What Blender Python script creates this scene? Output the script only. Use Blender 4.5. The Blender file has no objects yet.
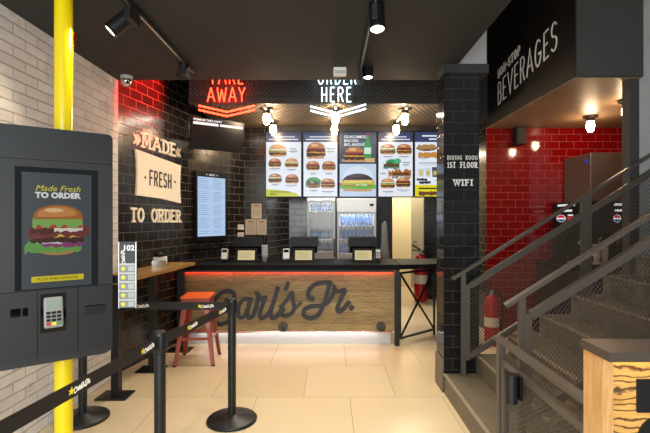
import bpy, bmesh, math, random
from mathutils import Vector, Matrix
random.seed(7)
PI = math.pi
C = bpy.context.scene.collection
FPX, CX, CY, H = 433.0, 329.0, 218.0, 1.55

def P(px, py, Y):
    """a point of the photo at distance Y from the camera"""
    return ((px - CX) * Y / FPX, Y, H - (py - CY) * Y / FPX)

def lin(c):
    if isinstance(c, str):
        c = tuple(int(c[i:i + 2], 16) for i in (0, 2, 4))
    return tuple((v / 255 / 12.92) if v / 255 <= 0.04045 else ((v / 255 + 0.055) / 1.055) ** 2.4 for v in c) + (1.0,)

# ------------------------------------------------------------------ materials
def newmat(name):
    m = bpy.data.materials.new(name)
    m.use_nodes = True
    nt = m.node_tree
    return m, nt, nt.nodes['Principled BSDF']

def pm(name, col, rough=0.5, metal=0.0, spec=0.5, var=0.0, scale=30, bump=0.0, coat=0.0):
    m, nt, b = newmat(name)
    b.inputs['Base Color'].default_value = lin(col)
    b.inputs['Roughness'].default_value = rough
    b.inputs['Metallic'].default_value = metal
    b.inputs['Specular IOR Level'].default_value = spec
    b.inputs['Coat Weight'].default_value = coat
    if var or bump:
        tc = nt.nodes.new('ShaderNodeTexCoord')
        n = nt.nodes.new('ShaderNodeTexNoise')
        n.inputs['Scale'].default_value = scale
        n.inputs['Detail'].default_value = 5
        nt.links.new(tc.outputs['Object'], n.inputs['Vector'])
        if var:
            r = nt.nodes.new('ShaderNodeValToRGB')
            c = lin(col)
            r.color_ramp.elements[0].position = .3
            r.color_ramp.elements[1].position = .7
            r.color_ramp.elements[0].color = tuple(max(0, v * (1 - var)) for v in c[:3]) + (1,)
            r.color_ramp.elements[1].color = tuple(min(1, v * (1 + var)) for v in c[:3]) + (1,)
            nt.links.new(n.outputs['Fac'], r.inputs['Fac'])
            nt.links.new(r.outputs['Color'], b.inputs['Base Color'])
        if bump:
            bp = nt.nodes.new('ShaderNodeBump')
            bp.inputs['Strength'].default_value = 0.6
            bp.inputs['Distance'].default_value = bump
            nt.links.new(n.outputs['Fac'], bp.inputs['Height'])
            nt.links.new(bp.outputs['Normal'], b.inputs['Normal'])
    return m

def em(name, col, strength=1.0):
    m, nt, b = newmat(name)
    b.inputs['Base Color'].default_value = (0, 0, 0, 1)
    b.inputs['Roughness'].default_value = .25
    b.inputs['Specular IOR Level'].default_value = .3
    b.inputs['Emission Color'].default_value = lin(col)
    b.inputs['Emission Strength'].default_value = strength
    return m

_em = {}
def emc(col, s):
    k = (col, s)
    if k not in _em:
        _em[k] = em('screen_%s' % col, col, s)
    return _em[k]
_pt = {}
def paint(col, rough=.6):
    k = (col, rough)
    if k not in _pt:
        _pt[k] = pm('paint_%s' % col, col, rough)
    return _pt[k]

def boxmap(nt):
    """object coordinates laid flat on whichever way the face looks: (u, v, 0)"""
    L = nt.links.new
    tc = nt.nodes.new('ShaderNodeTexCoord')
    sx = nt.nodes.new('ShaderNodeSeparateXYZ'); L(tc.outputs['Object'], sx.inputs[0])
    sn = nt.nodes.new('ShaderNodeSeparateXYZ'); L(tc.outputs['Normal'], sn.inputs[0])
    ax = nt.nodes.new('ShaderNodeMath'); ax.operation = 'ABSOLUTE'; L(sn.outputs[0], ax.inputs[0])
    gx = nt.nodes.new('ShaderNodeMath'); gx.operation = 'GREATER_THAN'; L(ax.outputs[0], gx.inputs[0]); gx.inputs[1].default_value = .6
    az = nt.nodes.new('ShaderNodeMath'); az.operation = 'ABSOLUTE'; L(sn.outputs[2], az.inputs[0])
    gz = nt.nodes.new('ShaderNodeMath'); gz.operation = 'GREATER_THAN'; L(az.outputs[0], gz.inputs[0]); gz.inputs[1].default_value = .6
    u = nt.nodes.new('ShaderNodeMix'); L(gx.outputs[0], u.inputs[0]); L(sx.outputs[0], u.inputs[2]); L(sx.outputs[1], u.inputs[3])
    v = nt.nodes.new('ShaderNodeMix'); L(gz.outputs[0], v.inputs[0]); L(sx.outputs[2], v.inputs[2]); L(sx.outputs[1], v.inputs[3])
    cb = nt.nodes.new('ShaderNodeCombineXYZ'); L(u.outputs[0], cb.inputs[0]); L(v.outputs[0], cb.inputs[1])
    return tc, cb

def tile(name, c1, c2, mortar, bw=.2, rh=.1, ms=.0022, rough=.12, bump=.003, noise=.0, nscale=8, patch=None, wob=.0012, msm=.25):
    m, nt, b = newmat(name)
    L = nt.links.new
    tc, cb = boxmap(nt)
    br = nt.nodes.new('ShaderNodeTexBrick')
    L(cb.outputs[0], br.inputs['Vector'])
    br.inputs['Scale'].default_value = 1
    br.inputs['Brick Width'].default_value = bw
    br.inputs['Row Height'].default_value = rh
    br.inputs['Mortar Size'].default_value = ms
    br.inputs['Mortar Smooth'].default_value = msm
    br.inputs['Color1'].default_value = lin(c1)
    br.inputs['Color2'].default_value = lin(c2)
    br.inputs['Mortar'].default_value = lin(mortar)
    col = br.outputs['Color']
    n = nt.nodes.new('ShaderNodeTexNoise'); n.inputs['Scale'].default_value = nscale; n.inputs['Detail'].default_value = 6
    L(tc.outputs['Object'], n.inputs['Vector'])
    if patch:
        r = nt.nodes.new('ShaderNodeValToRGB'); r.color_ramp.elements[0].position = .56; r.color_ramp.elements[1].position = .74
        n2 = nt.nodes.new('ShaderNodeTexNoise'); n2.inputs['Scale'].default_value = 3.2; n2.inputs['Detail'].default_value = 8; n2.inputs['Roughness'].default_value = .7
        L(tc.outputs['Object'], n2.inputs['Vector']); L(n2.outputs['Fac'], r.inputs['Fac'])
        mx = nt.nodes.new('ShaderNodeMix'); mx.data_type = 'RGBA'
        L(r.outputs['Color'], mx.inputs[0]); L(col, mx.inputs[6]); mx.inputs[7].default_value = lin(patch)
        col = mx.outputs[2]
    L(col, b.inputs['Base Color'])
    rr = nt.nodes.new('ShaderNodeMapRange'); L(br.outputs['Fac'], rr.inputs[0])
    rr.inputs[3].default_value = rough; rr.inputs[4].default_value = .75
    L(rr.outputs[0], b.inputs['Roughness'])
    bp = nt.nodes.new('ShaderNodeBump'); bp.invert = True
    bp.inputs['Distance'].default_value = bump; bp.inputs['Strength'].default_value = .8
    L(br.outputs['Fac'], bp.inputs['Height'])
    bp2 = nt.nodes.new('ShaderNodeBump'); bp2.inputs['Distance'].default_value = noise or wob; bp2.inputs['Strength'].default_value = .6
    L(n.outputs['Fac'], bp2.inputs['Height']); L(bp.outputs['Normal'], bp2.inputs['Normal'])
    L(bp2.outputs['Normal'], b.inputs['Normal'])
    return m

def wood(name, c_dark, c_light, stretch=(1.5, 1.5, 22), plank=None, rough=.5, grain=4.0, dist=2.0, lines=0.0):
    m, nt, b = newmat(name)
    L = nt.links.new
    tc, cb = boxmap(nt)
    mp = nt.nodes.new('ShaderNodeMapping'); mp.inputs['Scale'].default_value = stretch
    L(tc.outputs['Object'], mp.inputs['Vector'])
    n = nt.nodes.new('ShaderNodeTexNoise'); n.inputs['Scale'].default_value = grain; n.inputs['Detail'].default_value = 8
    n.inputs['Distortion'].default_value = dist
    L(mp.outputs[0], n.inputs['Vector'])
    r = nt.nodes.new('ShaderNodeValToRGB')
    r.color_ramp.elements[0].position = .3; r.color_ramp.elements[1].position = .68
    r.color_ramp.elements[0].color = lin(c_dark); r.color_ramp.elements[1].color = lin(c_light)
    L(n.outputs['Fac'], r.inputs['Fac'])
    col = r.outputs['Color']
    if lines:
        w = nt.nodes.new('ShaderNodeTexWave'); w.bands_direction = 'Z'; w.inputs['Scale'].default_value = lines
        w.inputs['Distortion'].default_value = 9; w.inputs['Detail'].default_value = 3; w.inputs['Detail Scale'].default_value = 1.2
        mp2 = nt.nodes.new('ShaderNodeMapping'); mp2.inputs['Scale'].default_value = (.55, .55, 1)
        L(tc.outputs['Object'], mp2.inputs['Vector']); L(mp2.outputs[0], w.inputs['Vector'])
        r2 = nt.nodes.new('ShaderNodeValToRGB'); r2.color_ramp.elements[0].position = .02; r2.color_ramp.elements[1].position = .3
        L(w.outputs['Fac'], r2.inputs['Fac'])
        mx = nt.nodes.new('ShaderNodeMix'); mx.data_type = 'RGBA'
        L(r2.outputs['Color'], mx.inputs[0]); mx.inputs[6].default_value = lin('5a3f1d'); L(col, mx.inputs[7])
        col = mx.outputs[2]
    if plank:
        br = nt.nodes.new('ShaderNodeTexBrick'); L(cb.outputs[0], br.inputs['Vector'])
        br.inputs['Scale'].default_value = 1
        br.inputs['Brick Width'].default_value = plank[0]; br.inputs['Row Height'].default_value = plank[1]
        br.inputs['Mortar Size'].default_value = .0015
        br.inputs['Color1'].default_value = (1, 1, 1, 1); br.inputs['Color2'].default_value = (.62, .6, .56, 1)
        br.inputs['Mortar'].default_value = (.3, .28, .25, 1)
        mx = nt.nodes.new('ShaderNodeMix'); mx.data_type = 'RGBA'; mx.blend_type = 'MULTIPLY'; mx.inputs[0].default_value = 1
        L(col, mx.inputs[6]); L(br.outputs['Color'], mx.inputs[7]); col = mx.outputs[2]
    L(col, b.inputs['Base Color'])
    b.inputs['Roughness'].default_value = rough
    bp = nt.nodes.new('ShaderNodeBump'); bp.inputs['Distance'].default_value = .0015; bp.inputs['Strength'].default_value = .5
    L(n.outputs['Fac'], bp.inputs['Height']); L(bp.outputs['Normal'], b.inputs['Normal'])
    return m

def perforated(name, col, hole, pitch, rough=.45, metal=.6, thr=.25, pitch_y=None):
    m, nt, b = newmat(name)
    L = nt.links.new
    tc, cb = boxmap(nt)
    s = nt.nodes.new('ShaderNodeSeparateXYZ'); L(cb.outputs[0], s.inputs[0])
    def sn(o, pitch):
        a = nt.nodes.new('ShaderNodeMath'); a.operation = 'MULTIPLY'; L(o, a.inputs[0]); a.inputs[1].default_value = 2 * PI / pitch
        c = nt.nodes.new('ShaderNodeMath'); c.operation = 'SINE'; L(a.outputs[0], c.inputs[0]); return c.outputs[0]
    p = nt.nodes.new('ShaderNodeMath'); p.operation = 'MULTIPLY'; L(sn(s.outputs[0], pitch), p.inputs[0]); L(sn(s.outputs[1], pitch_y or pitch), p.inputs[1])
    g = nt.nodes.new('ShaderNodeMath'); g.operation = 'GREATER_THAN'; L(p.outputs[0], g.inputs[0]); g.inputs[1].default_value = thr
    mx = nt.nodes.new('ShaderNodeMix'); mx.data_type = 'RGBA'
    L(g.outputs[0], mx.inputs[0]); mx.inputs[6].default_value = lin(col); mx.inputs[7].default_value = lin(hole)
    L(mx.outputs[2], b.inputs['Base Color'])
    b.inputs['Roughness'].default_value = rough; b.inputs['Metallic'].default_value = metal
    bp = nt.nodes.new('ShaderNodeBump'); bp.inputs['Distance'].default_value = .004; bp.invert = True
    L(p.outputs[0], bp.inputs['Height']); L(bp.outputs['Normal'], b.inputs['Normal'])
    return m

M = {}
M['white_brick'] = tile('white_painted_brick', 'e6e4e1', 'd6d3cf', 'c6c1bb', .24, .075, .006, .75, .009, noise=.014, nscale=22, patch='b9a397', msm=.9)
M['black_tile'] = tile('black_gloss_tile', '1c1a19', '221f1d', '6d6052', ms=.003, rough=.2)
M['column_tile'] = tile('black_column_tile', '19191a', '1e1e20', '46433f', rough=.1)
M['column_tile'].node_tree.nodes['Principled BSDF'].inputs['Specular IOR Level'].default_value = .25
M['red_tile'] = tile('red_gloss_tile', '83070c', '79060b', 'a85048', ms=.003, rough=.08)
M['floor'] = tile('beige_floor_tile', 'c8b797', 'c0ae8c', '988868', .8, .785, .003, .3, .001, nscale=5, wob=.0)
M['ceil'] = pm('black_ceiling_paint', '2b2b2c', .75, var=.08, scale=3)
M['dark'] = pm('black_paint', '191919', .6)
M['bulk'] = pm('black_bulkhead', '171412', .45)
M['bulkgrey'] = pm('dark_grey_plaster', '3a3b3b', .7, var=.06, scale=4)
M['greyplaster'] = pm('pale_grey_plaster', 'a3a5a6', .8, var=.06, scale=5)
M['soffitbrown'] = pm('brown_niche_ceiling', '8a7258', .5, var=.15, scale=2.5)
M['soffit'] = perforated('perforated_metal_ceiling', '75684f', '1c1712', .07, thr=.1, metal=0, rough=.6, pitch_y=.13)
M['fascia'] = perforated('perforated_metal_fascia', '454341', '24221f', .05, thr=.1, metal=0, rough=.6)
M['trimmetal'] = pm('dark_steel_trim', '4a443e', .4, .6)
M['cream'] = pm('cream_wall', 'f0dfb4', .7)
M['counter_wood'] = wood('oak_plank_front', '7d6940', 'bda36c', (1.0, 1.0, 16), plank=(1.35, .13), rough=.55)
M['shelf_wood'] = wood('oak_shelf', '7a5c30', 'a8844a', (18, 1.5, 18), rough=.4)
M['cab_wood'] = wood('coarse_grain_wood', 'c98f43', 'e6b566', (1.2, 1.2, 14), lines=12, rough=.5)
M['cab_side'] = wood('pale_oak', 'b98850', 'd3a76c', (14, 14, 1.2), rough=.5)
M['stone'] = pm('black_worktop', '0e0e0f', .65, spec=.12, var=.2, scale=60)
M['slab'] = pm('brown_metal_top', '544b43', .38, .4)
M['steel'] = pm('brushed_steel', 'c9c8c6', .3, .85)
M['kick'] = pm('steel_kick_plate', 'd0d0d2', .4, .2)
M['chrome'] = pm('chrome', 'dcdcdc', .12, 1)
M['blackmetal'] = pm('black_powder_coat', '17181a', .42, .2)
M['letter'] = pm('charcoal_letter', '2b2e34', .6)
M['stair'] = pm('brown_grey_stair_tile', '645b4b', .5, var=.08, scale=9)
M['nosing'] = pm('stair_nosing', '9a9080', .4, .3)
M['rail'] = pm('grey_brown_rail_paint', '57514a', .45, .3)
M['meshm'] = pm('expanded_metal', '5c564e', .45, .4)
M['yellow'] = pm('yellow_pole_paint', 'f2d90c', .3, coat=.3)
M['kiosk'] = pm('kiosk_dark_grey', '26292c', .5, .2)
M['kiosk2'] = pm('kiosk_panel', '202225', .5, .2)
M['blackgloss'] = pm('black_glass', '08090a', .06)
M['blackplastic'] = pm('black_plastic', '0b0b0c', .45, spec=.25)
M['orange'] = pm('orange_metal_paint', '963a20', .35, .1, coat=.2)
M['orangeseat'] = pm('orange_seat_paint', 'f26a2a', .3, .1, coat=.3)
M['cream_paint'] = pm('cream_sign_paint', 'ece2cc', .6)
M['white'] = pm('white_paint', 'ecebe6', .5)
M['greyplastic'] = pm('grey_plastic', 'b9bbb8', .4)
M['paper'] = pm('buff_paper', 'bfae95', .8, var=.06, scale=20)
M['paper_white'] = pm('white_note_paper', 'cfc8bd', .8)
M['ink'] = paint('2a221c')
M['icebox'] = pm('dull_steel_machine', '6b5d50', .35, .55)
M['tyre'] = paint('0d0d0d')
M['red'] = pm('red_enamel', 'b3161a', .3)
M['beltm'] = pm('black_webbing', '131011', .7)
M['neon_red'] = em('red_neon', 'ff301a', 14)
M['neon_core'] = em('orange_neon', 'ff8050', 6)
M['neon_white'] = em('white_neon', 'd8f4ff', 4.5)
M['bulb'] = em('lit_bulb', 'ffd9ac', 90)
M['spotlens'] = em('lit_lens', 'fff0d2', 12)
M['ledred'] = em('red_led', 'ff2a18', 45)
M['ledwarm'] = em('warm_led', 'ffc46a', 9)
M['ledwhite'] = em('white_led', 'f2f6ff', 26)
M['blue'] = pm('blue_bottle', '2a63ad', .15)
M['darkbottle'] = pm('dark_bottle', '24313d', .12)
M['greenbottle'] = pm('teal_bottle', '3f6a70', .12)
M['cap'] = paint('9fb8d6')
M['greycloth'] = pm('grey_cloth', '83807c', .9, bump=.003, scale=40)
def glassmat():
    m, nt, b = newmat('fridge_glass')
    b.inputs['Base Color'].default_value = (1, 1, 1, 1)
    b.inputs['Roughness'].default_value = .02
    b.inputs['Alpha'].default_value = .12
    return m
M['glass'] = glassmat()

# ------------------------------------------------------------------ mesh builder
class MB:
    def __init__(s): s.v = []; s.f = []; s.mi = []; s.sm = []; s.mats = []
    def _m(s, mat):
        if mat is None: return 0
        if mat not in s.mats: s.mats.append(mat)
        return s.mats.index(mat)
    def add(s, vs, fs, mat=None, smooth=False, mtx=None):
        o = len(s.v); i = s._m(mat)
        if mtx is not None: vs = [tuple(mtx @ Vector(v)) for v in vs]
        s.v += [tuple(v) for v in vs]
        for f in fs: s.f.append(tuple(o + k for k in f)); s.mi.append(i); s.sm.append(smooth)
    def box(s, x0, x1, y0, y1, z0, z1, mat=None, mtx=None, bev=0.0):
        if bev:
            b = bmesh.new()
            bmesh.ops.create_cube(b, size=1)
            for v in b.verts: v.co = Vector(((x0 + x1) / 2 + v.co.x * (x1 - x0), (y0 + y1) / 2 + v.co.y * (y1 - y0), (z0 + z1) / 2 + v.co.z * (z1 - z0)))
            bmesh.ops.bevel(b, geom=b.edges[:], offset=bev, segments=2, affect='EDGES', profile=.5)
            b.verts.index_update()
            s.add([v.co[:] for v in b.verts], [[v.index for v in f.verts] for f in b.faces], mat, False, mtx); b.free(); return
        v = [(x0, y0, z0), (x1, y0, z0), (x1, y1, z0), (x0, y1, z0), (x0, y0, z1), (x1, y0, z1), (x1, y1, z1), (x0, y1, z1)]
        s.add(v, [(3, 2, 1, 0), (4, 5, 6, 7), (0, 1, 5, 4), (1, 2, 6, 5), (2, 3, 7, 6), (3, 0, 4, 7)], mat, False, mtx)
    def hexa(s, v, mat=None):
        s.add(v, [(3, 2, 1, 0), (4, 5, 6, 7), (0, 1, 5, 4), (1, 2, 6, 5), (2, 3, 7, 6), (3, 0, 4, 7)], mat)
    def cyl(s, p0, p1, r0, r1=None, n=16, mat=None, caps=True, smooth=True):
        r1 = r0 if r1 is None else r1
        p0, p1 = Vector(p0), Vector(p1); d = (p1 - p0).normalized()
        a = Vector((1, 0, 0)) if abs(d.x) < .9 else Vector((0, 1, 0))
        u = d.cross(a).normalized(); w = d.cross(u)
        vs = []
        for p, r in ((p0, r0), (p1, r1)):
            for k in range(n):
                t = 2 * PI * k / n; vs.append(p + (u * math.cos(t) + w * math.sin(t)) * r)
        fs = [(k, (k + 1) % n, n + (k + 1) % n, n + k) for k in range(n)]
        s.add(vs, [f[::-1] for f in fs], mat, smooth)
        if caps: s.add(vs, [tuple(range(n)), tuple(range(2 * n - 1, n - 1, -1))], mat, False)
    def lathe(s, prof, c=(0, 0, 0), n=16, mat=None, mtx=None):
        vs = []; fs = []
        for r, z in prof:
            for k in range(n):
                t = 2 * PI * k / n; vs.append((c[0] + r * math.cos(t), c[1] + r * math.sin(t), c[2] + z))
        for j in range(len(prof) - 1):
            for k in range(n): fs.append((j * n + k, j * n + (k + 1) % n, (j + 1) * n + (k + 1) % n, (j + 1) * n + k))
        fs.append(tuple(range(n - 1, -1, -1))); fs.append(tuple((len(prof) - 1) * n + k for k in range(n)))
        s.add(vs, fs, mat, True, mtx)
    def tube(s, pts, r, n=8, mat=None):
        for a, b in zip(pts[:-1], pts[1:]): s.cyl(a, b, r, r, n, mat)
    def bar(s, p0, p1, w, h, mat=None):
        """rectangular bar; w across (horizontal), h the other way"""
        p0, p1 = Vector(p0), Vector(p1); d = (p1 - p0).normalized()
        up = Vector((0, 0, 1)) if abs(d.z) < .95 else Vector((0, 1, 0))
        u = d.cross(up).normalized(); q = u.cross(d).normalized()
        vs = [p + u * (sx * w / 2) + q * (sq * h / 2) for p in (p0, p1) for sx, sq in ((-1, -1), (1, -1), (1, 1), (-1, 1))]
        s.add(vs, [(3, 2, 1, 0), (4, 5, 6, 7), (0, 1, 5, 4), (1, 2, 6, 5), (2, 3, 7, 6), (3, 0, 4, 7)], mat)
    def poly(s, pts, y0, y1, mat=None):
        """outline in x,z pushed from y0 (front) to y1"""
        n = len(pts)
        vs = [(x, y0, z) for x, z in pts] + [(x, y1, z) for x, z in pts]
        s.add(vs, [tuple(range(n)), tuple(range(2 * n - 1, n - 1, -1))] + [(k, n + k, n + (k + 1) % n, (k + 1) % n) for k in range(n)], mat)
    def strokes(s, sts, y0, y1, mat=None, fn=lambda x, z: (x, z)):
        """brush strokes [(points, width)] in x,z with thickness y0..y1"""
        ep = abs(y1 - y0) * .03
        for si, (pts, w) in enumerate(sts):
            n = len(pts); Lp = []; Rp = []
            for i, (x, z) in enumerate(pts):
                a = Vector(pts[max(0, i - 1)]); b = Vector(pts[min(n - 1, i + 1)])
                p = Vector((x, z))
                if 0 < i < n - 1:
                    d1 = (p - a).normalized(); d2 = (b - p).normalized(); d = d1 + d2
                    d = d.normalized() if d.length > 1e-6 else d1
                    k = 1 / max(.5, d.dot(d1))
                else:
                    d = (b - a).normalized(); k = 1
                ww = w if not callable(w) else w(i / (n - 1))
                nn = Vector((-d.y, d.x)) * ww / 2 * k
                ext = d * (0 if 0 < i < n - 1 else ww * .3) * (-1 if i == 0 else 1)
                Lp.append(p + nn + ext); Rp.append(p - nn + ext)
            vs = []
            for y in (y0, y1):
                for qi, q in enumerate(Lp + Rp):
                    X, Z = fn(q.x, q.y); vs.append((X, y - (ep * (si + (qi % n) / n) if y == y0 else 0), Z))
            fs = []
            N = 2 * n
            for i in range(n - 1):
                fs.append((i, i + 1, n + i + 1, n + i)[::-1]); fs.append((N + i, N + i + 1, N + n + i + 1, N + n + i))
                fs.append((i, i + 1, N + i + 1, N + i)); fs.append((n + i, n + i + 1, N + n + i + 1, N + n + i)[::-1])
            fs.append((0, n, N + n, N)); fs.append((n - 1, 2 * n - 1, N + 2 * n - 1, N + n - 1)[::-1])
            s.add(vs, fs, mat)
    def build(s, name, mat=None, parent=None, loc=(0, 0, 0), rz=0):
        me = bpy.data.meshes.new(name)
        me.from_pydata(s.v, [], s.f)
        for m in (s.mats or [mat]): me.materials.append(m)
        for p, i, sm in zip(me.polygons, s.mi, s.sm): p.material_index = i; p.use_smooth = sm
        bm = bmesh.new(); bm.from_mesh(me)
        if len(bm.faces) < 6000: bmesh.ops.recalc_face_normals(bm, faces=bm.faces)
        bm.to_mesh(me); bm.free()
        o = bpy.data.objects.new(name, me); C.objects.link(o)
        o.location = loc; o.rotation_euler = (0, 0, rz)
        if parent: o.parent = parent
        return o

def tag(o, label, cat, group=None):
    o['label'] = label; o['category'] = cat
    if group: o['group'] = group
    return o
def thing(name, label, cat, loc=(0, 0, 0), rz=0, group=None):
    o = bpy.data.objects.new(name, None); C.objects.link(o)
    o.empty_display_size = .05
    o.location = loc; o.rotation_euler = (0, 0, rz)
    return tag(o, label, cat, group)
def struct(o):
    o['kind'] = 'structure'; return o
def copy_tree(o, parent=None):
    c = o.copy(); C.objects.link(c)
    if parent: c.parent = parent
    for ch in [q for q in bpy.data.objects if q.parent == o]: copy_tree(ch, c)
    return c

# ------------------------------------------------------------------ lettering
def arc(cx, cy, rx, ry, a0, a1, n=8):
    return [(cx + rx * math.cos(math.radians(a0 + (a1 - a0) * k / n)), cy + ry * math.sin(math.radians(a0 + (a1 - a0) * k / n))) for k in range(n + 1)]
G = {  # width, strokes, serifs (x, y)
 'A': (.78, [[(0, 0), (.39, 1), (.78, 0)], [(.15, .33), (.63, .33)]], [(0, 0), (.78, 0), (.36, 1)]),
 'B': (.62, [[(.08, 0), (.08, 1)], [(.08, 1), (.34, 1)] + arc(.34, .76, .22, .24, 80, -90, 7) + [(.08, .52)], [(.08, .52), (.36, .52)] + arc(.36, .26, .25, .26, 80, -90, 7) + [(.08, 0)]], [(0, 0), (0, 1)]),
 'D': (.68, [[(.1, 0), (.1, 1)], [(.1, 1), (.3, 1)] + arc(.3, .5, .36, .5, 85, -85, 10) + [(.3, 0), (.1, 0)]], [(.02, 0), (.02, 1)]),
 'E': (.58, [[(.55, 1), (.08, 1), (.08, 0), (.56, 0)], [(.08, .52), (.46, .52)]], [(.0, 0), (.0, 1)]),
 'F': (.56, [[(.55, 1), (.08, 1), (.08, 0)], [(.08, .52), (.46, .52)]], [(.08, 0), (.0, 1)]),
 'G': (.7, [arc(.36, .5, .34, .5, 50, 340, 14) + [(.68, .45), (.42, .45)]], []),
 'H': (.68, [[(.08, 0), (.08, 1)], [(.6, 0), (.6, 1)], [(.08, .5), (.6, .5)]], [(.08, 0), (.08, 1), (.6, 0), (.6, 1)]),
 'I': (.2, [[(.1, 0), (.1, 1)]], [(.1, 0), (.1, 1)]),
 'K': (.64, [[(.08, 0), (.08, 1)], [(.6, 1), (.1, .42)], [(.24, .58), (.62, 0)]], []),
 'L': (.54, [[(.08, 1), (.08, 0), (.54, 0)]], [(.08, 1)]),
 'M': (.86, [[(.1, 0), (.1, 1), (.43, .25), (.76, 1), (.76, 0)]], [(.08, 0), (.06, 1), (.78, 0), (.8, 1)]),
 'N': (.7, [[(.08, 0), (.08, 1), (.6, 0), (.6, 1)]], [(.08, 0), (.06, 1), (.6, 1)]),
 'O': (.72, [arc(.36, .5, .33, .5, 90, 450, 18)], []),
 'P': (.6, [[(.08, 0), (.08, 1), (.34, 1)] + arc(.34, .74, .22, .26, 80, -90, 8) + [(.08, .48)]], [(.08, 0)]),
 'R': (.66, [[(.08, 0), (.08, 1), (.36, 1)] + arc(.36, .76, .22, .24, 80, -90, 8) + [(.08, .52)], [(.34, .52), (.6, 0)]], [(.08, 0), (.0, 1), (.62, 0)]),
 'S': (.6, [arc(.3, .75, .26, .25, 30, 270, 9) + arc(.3, .25, .27, .25, 90, -150, 9)[1:]], []),
 'T': (.64, [[(0, 1), (.64, 1)], [(.32, 1), (.32, 0)]], [(.32, 0)]),
 'V': (.72, [[(0, 1), (.36, 0), (.72, 1)]], [(0, 1), (.72, 1)]),
 'W': (1.0, [[(0, 1), (.24, 0), (.5, .85), (.76, 0), (1, 1)]], [(0, 1), (.5, 1), (1, 1)]),
 'Y': (.68, [[(0, 1), (.34, .48), (.68, 1)], [(.34, .48), (.34, 0)]], [(.34, 0)]),
 '1': (.34, [[(.02, .8), (.2, 1), (.2, 0)]], [(.2, 0)]),
 '-': (.36, [[(.04, .5), (.32, .5)]], []),
 ' ': (.4, [], []),
}
def caps(text, x0, x1, z0, z1, w, slab=False, gap=.2, tilt=0.0):
    """stroke capitals filling x0..x1, z0..z1; returns strokes"""
    tot = sum(G[c][0] for c in text) + gap * (len(text) - 1)
    sx = (x1 - x0 - w) / tot; sz = (z1 - z0 - w); cur = x0 + w / 2; out = []
    for c in text:
        gw, st, sf = G[c]
        for p in st: out.append(([(cur + x * sx, z0 + w / 2 + y * sz) for x, y in p], w))
        if slab:
            k = min(.17 * sx, w * 1.15)
            for x, y in sf: out.append(([(cur + x * sx - k, z0 + w / 2 + y * sz), (cur + x * sx + k, z0 + w / 2 + y * sz)], w * .85))
        cur += (gw + gap) * sx
    if tilt: out = [([(x, z + (x - x0) * tilt) for x, z in p], ww) for p, ww in out]
    return out
def smooth(pts, k=4):
    out = []
    n = len(pts)
    for i in range(n - 1):
        p0, p1, p2, p3 = (Vector(pts[max(0, i - 1)]), Vector(pts[i]), Vector(pts[i + 1]), Vector(pts[min(n - 1, i + 2)]))
        for j in range(k):
            t = j / k
            out.append(tuple(.5 * ((2 * p1) + (p2 - p0) * t + (2 * p0 - 5 * p1 + 4 * p2 - p3) * t * t + (3 * p1 - p0 - 3 * p2 + p3) * t ** 3)))
    out.append(tuple(pts[-1])); return out
# the brush script of the counter: points in the photo's counter plane
def _a(l): return [(205 + x / 7.21, 270 + y / 7.21) for x, y in l]
def _b(l): return [(280 + x / 7.21, 270 + y / 7.21) for x, y in l]
SCRIPT = [
 (_a([(150, 215), (185, 222), (212, 198), (205, 165), (165, 150), (115, 168), (75, 215), (52, 280), (55, 340), (85, 382), (130, 388), (185, 355), (240, 310)]), 3.9),
 (_a([(325, 212), (285, 208), (252, 245), (240, 305), (256, 343), (288, 325), (315, 255), (328, 205)]), 3.4),
 (_a([(330, 205), (308, 300), (315, 342), (345, 330), (375, 270)]), 4.0),
 (_a([(345, 330), (378, 235), (385, 185), (378, 172), (390, 190), (412, 208), (435, 200), (420, 240), (398, 310), (405, 345), (435, 335), (475, 285)]), 3.9),
 (_a([(525, 128), (500, 215), (475, 300), (482, 342), (512, 336), (552, 295)]), 4.2),
 (_b([(58, 92), (52, 118), (38, 138)]), 3.6),
 (_b([(5, 265), (45, 222), (85, 165), (92, 215), (102, 262), (90, 305), (45, 330), (8, 318), (2, 292), (30, 285)]), 3.7),
 (_b([(85, 300), (118, 268), (150, 238)]), 2.6),
 (_b([(238, 208), (208, 200), (206, 155), (245, 108), (310, 90), (368, 92)]), 4.2),
 (_b([(360, 84), (340, 165), (312, 255), (272, 325), (215, 346), (172, 325), (176, 285), (225, 262), (300, 255), (350, 225), (385, 165), (392, 125), (402, 150), (430, 152), (468, 148), (440, 205), (412, 275), (425, 298), (455, 280), (495, 232)]), 4.0),
 (_b([(512, 268), (518, 273)]), 5.0),
]
SCRIPT = [(smooth(p), w) for p, w in SCRIPT]
def script_logo(x, z, h):
    """small copy of the script, left end at x, centre z, height h"""
    k = h / 44.0
    return [([(x + (a - 211) * k, z - (b - 300) * k) for a, b in p[::2] + [p[-1]]], w * k * 1.35) for p, w in SCRIPT]
def star(cx, cz, r, rot=0):
    return [(cx + (r if k % 2 == 0 else r * .46) * math.sin(rot + PI * k / 5), cz + (r if k % 2 == 0 else r * .46) * math.cos(rot + PI * k / 5)) for k in range(10)]

def text(mb, s, x, z, size, y0=0.0, depth=.001, mat=None, bold=0.0, sx=1.0, align='LEFT', shear=0.0):
    cu = bpy.data.curves.new('lettering', 'FONT')
    cu.body = s; cu.size = size; cu.offset = bold; cu.align_x = align; cu.shear = shear; cu.extrude = depth / 2
    cu.resolution_u = 2
    ob = bpy.data.objects.new('lettering', cu)
    C.objects.link(ob)
    dg = bpy.context.evaluated_depsgraph_get()
    me = bpy.data.meshes.new_from_object(ob.evaluated_get(dg))
    vs = [(x + v.co.x * sx, y0 - depth / 2 - v.co.z, z + v.co.y) for v in me.vertices]
    fs = [tuple(p.vertices) for p in me.polygons]
    mb.add(vs, fs, mat)
    bpy.data.objects.remove(ob); bpy.data.meshes.remove(me); bpy.data.curves.remove(cu)

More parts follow.
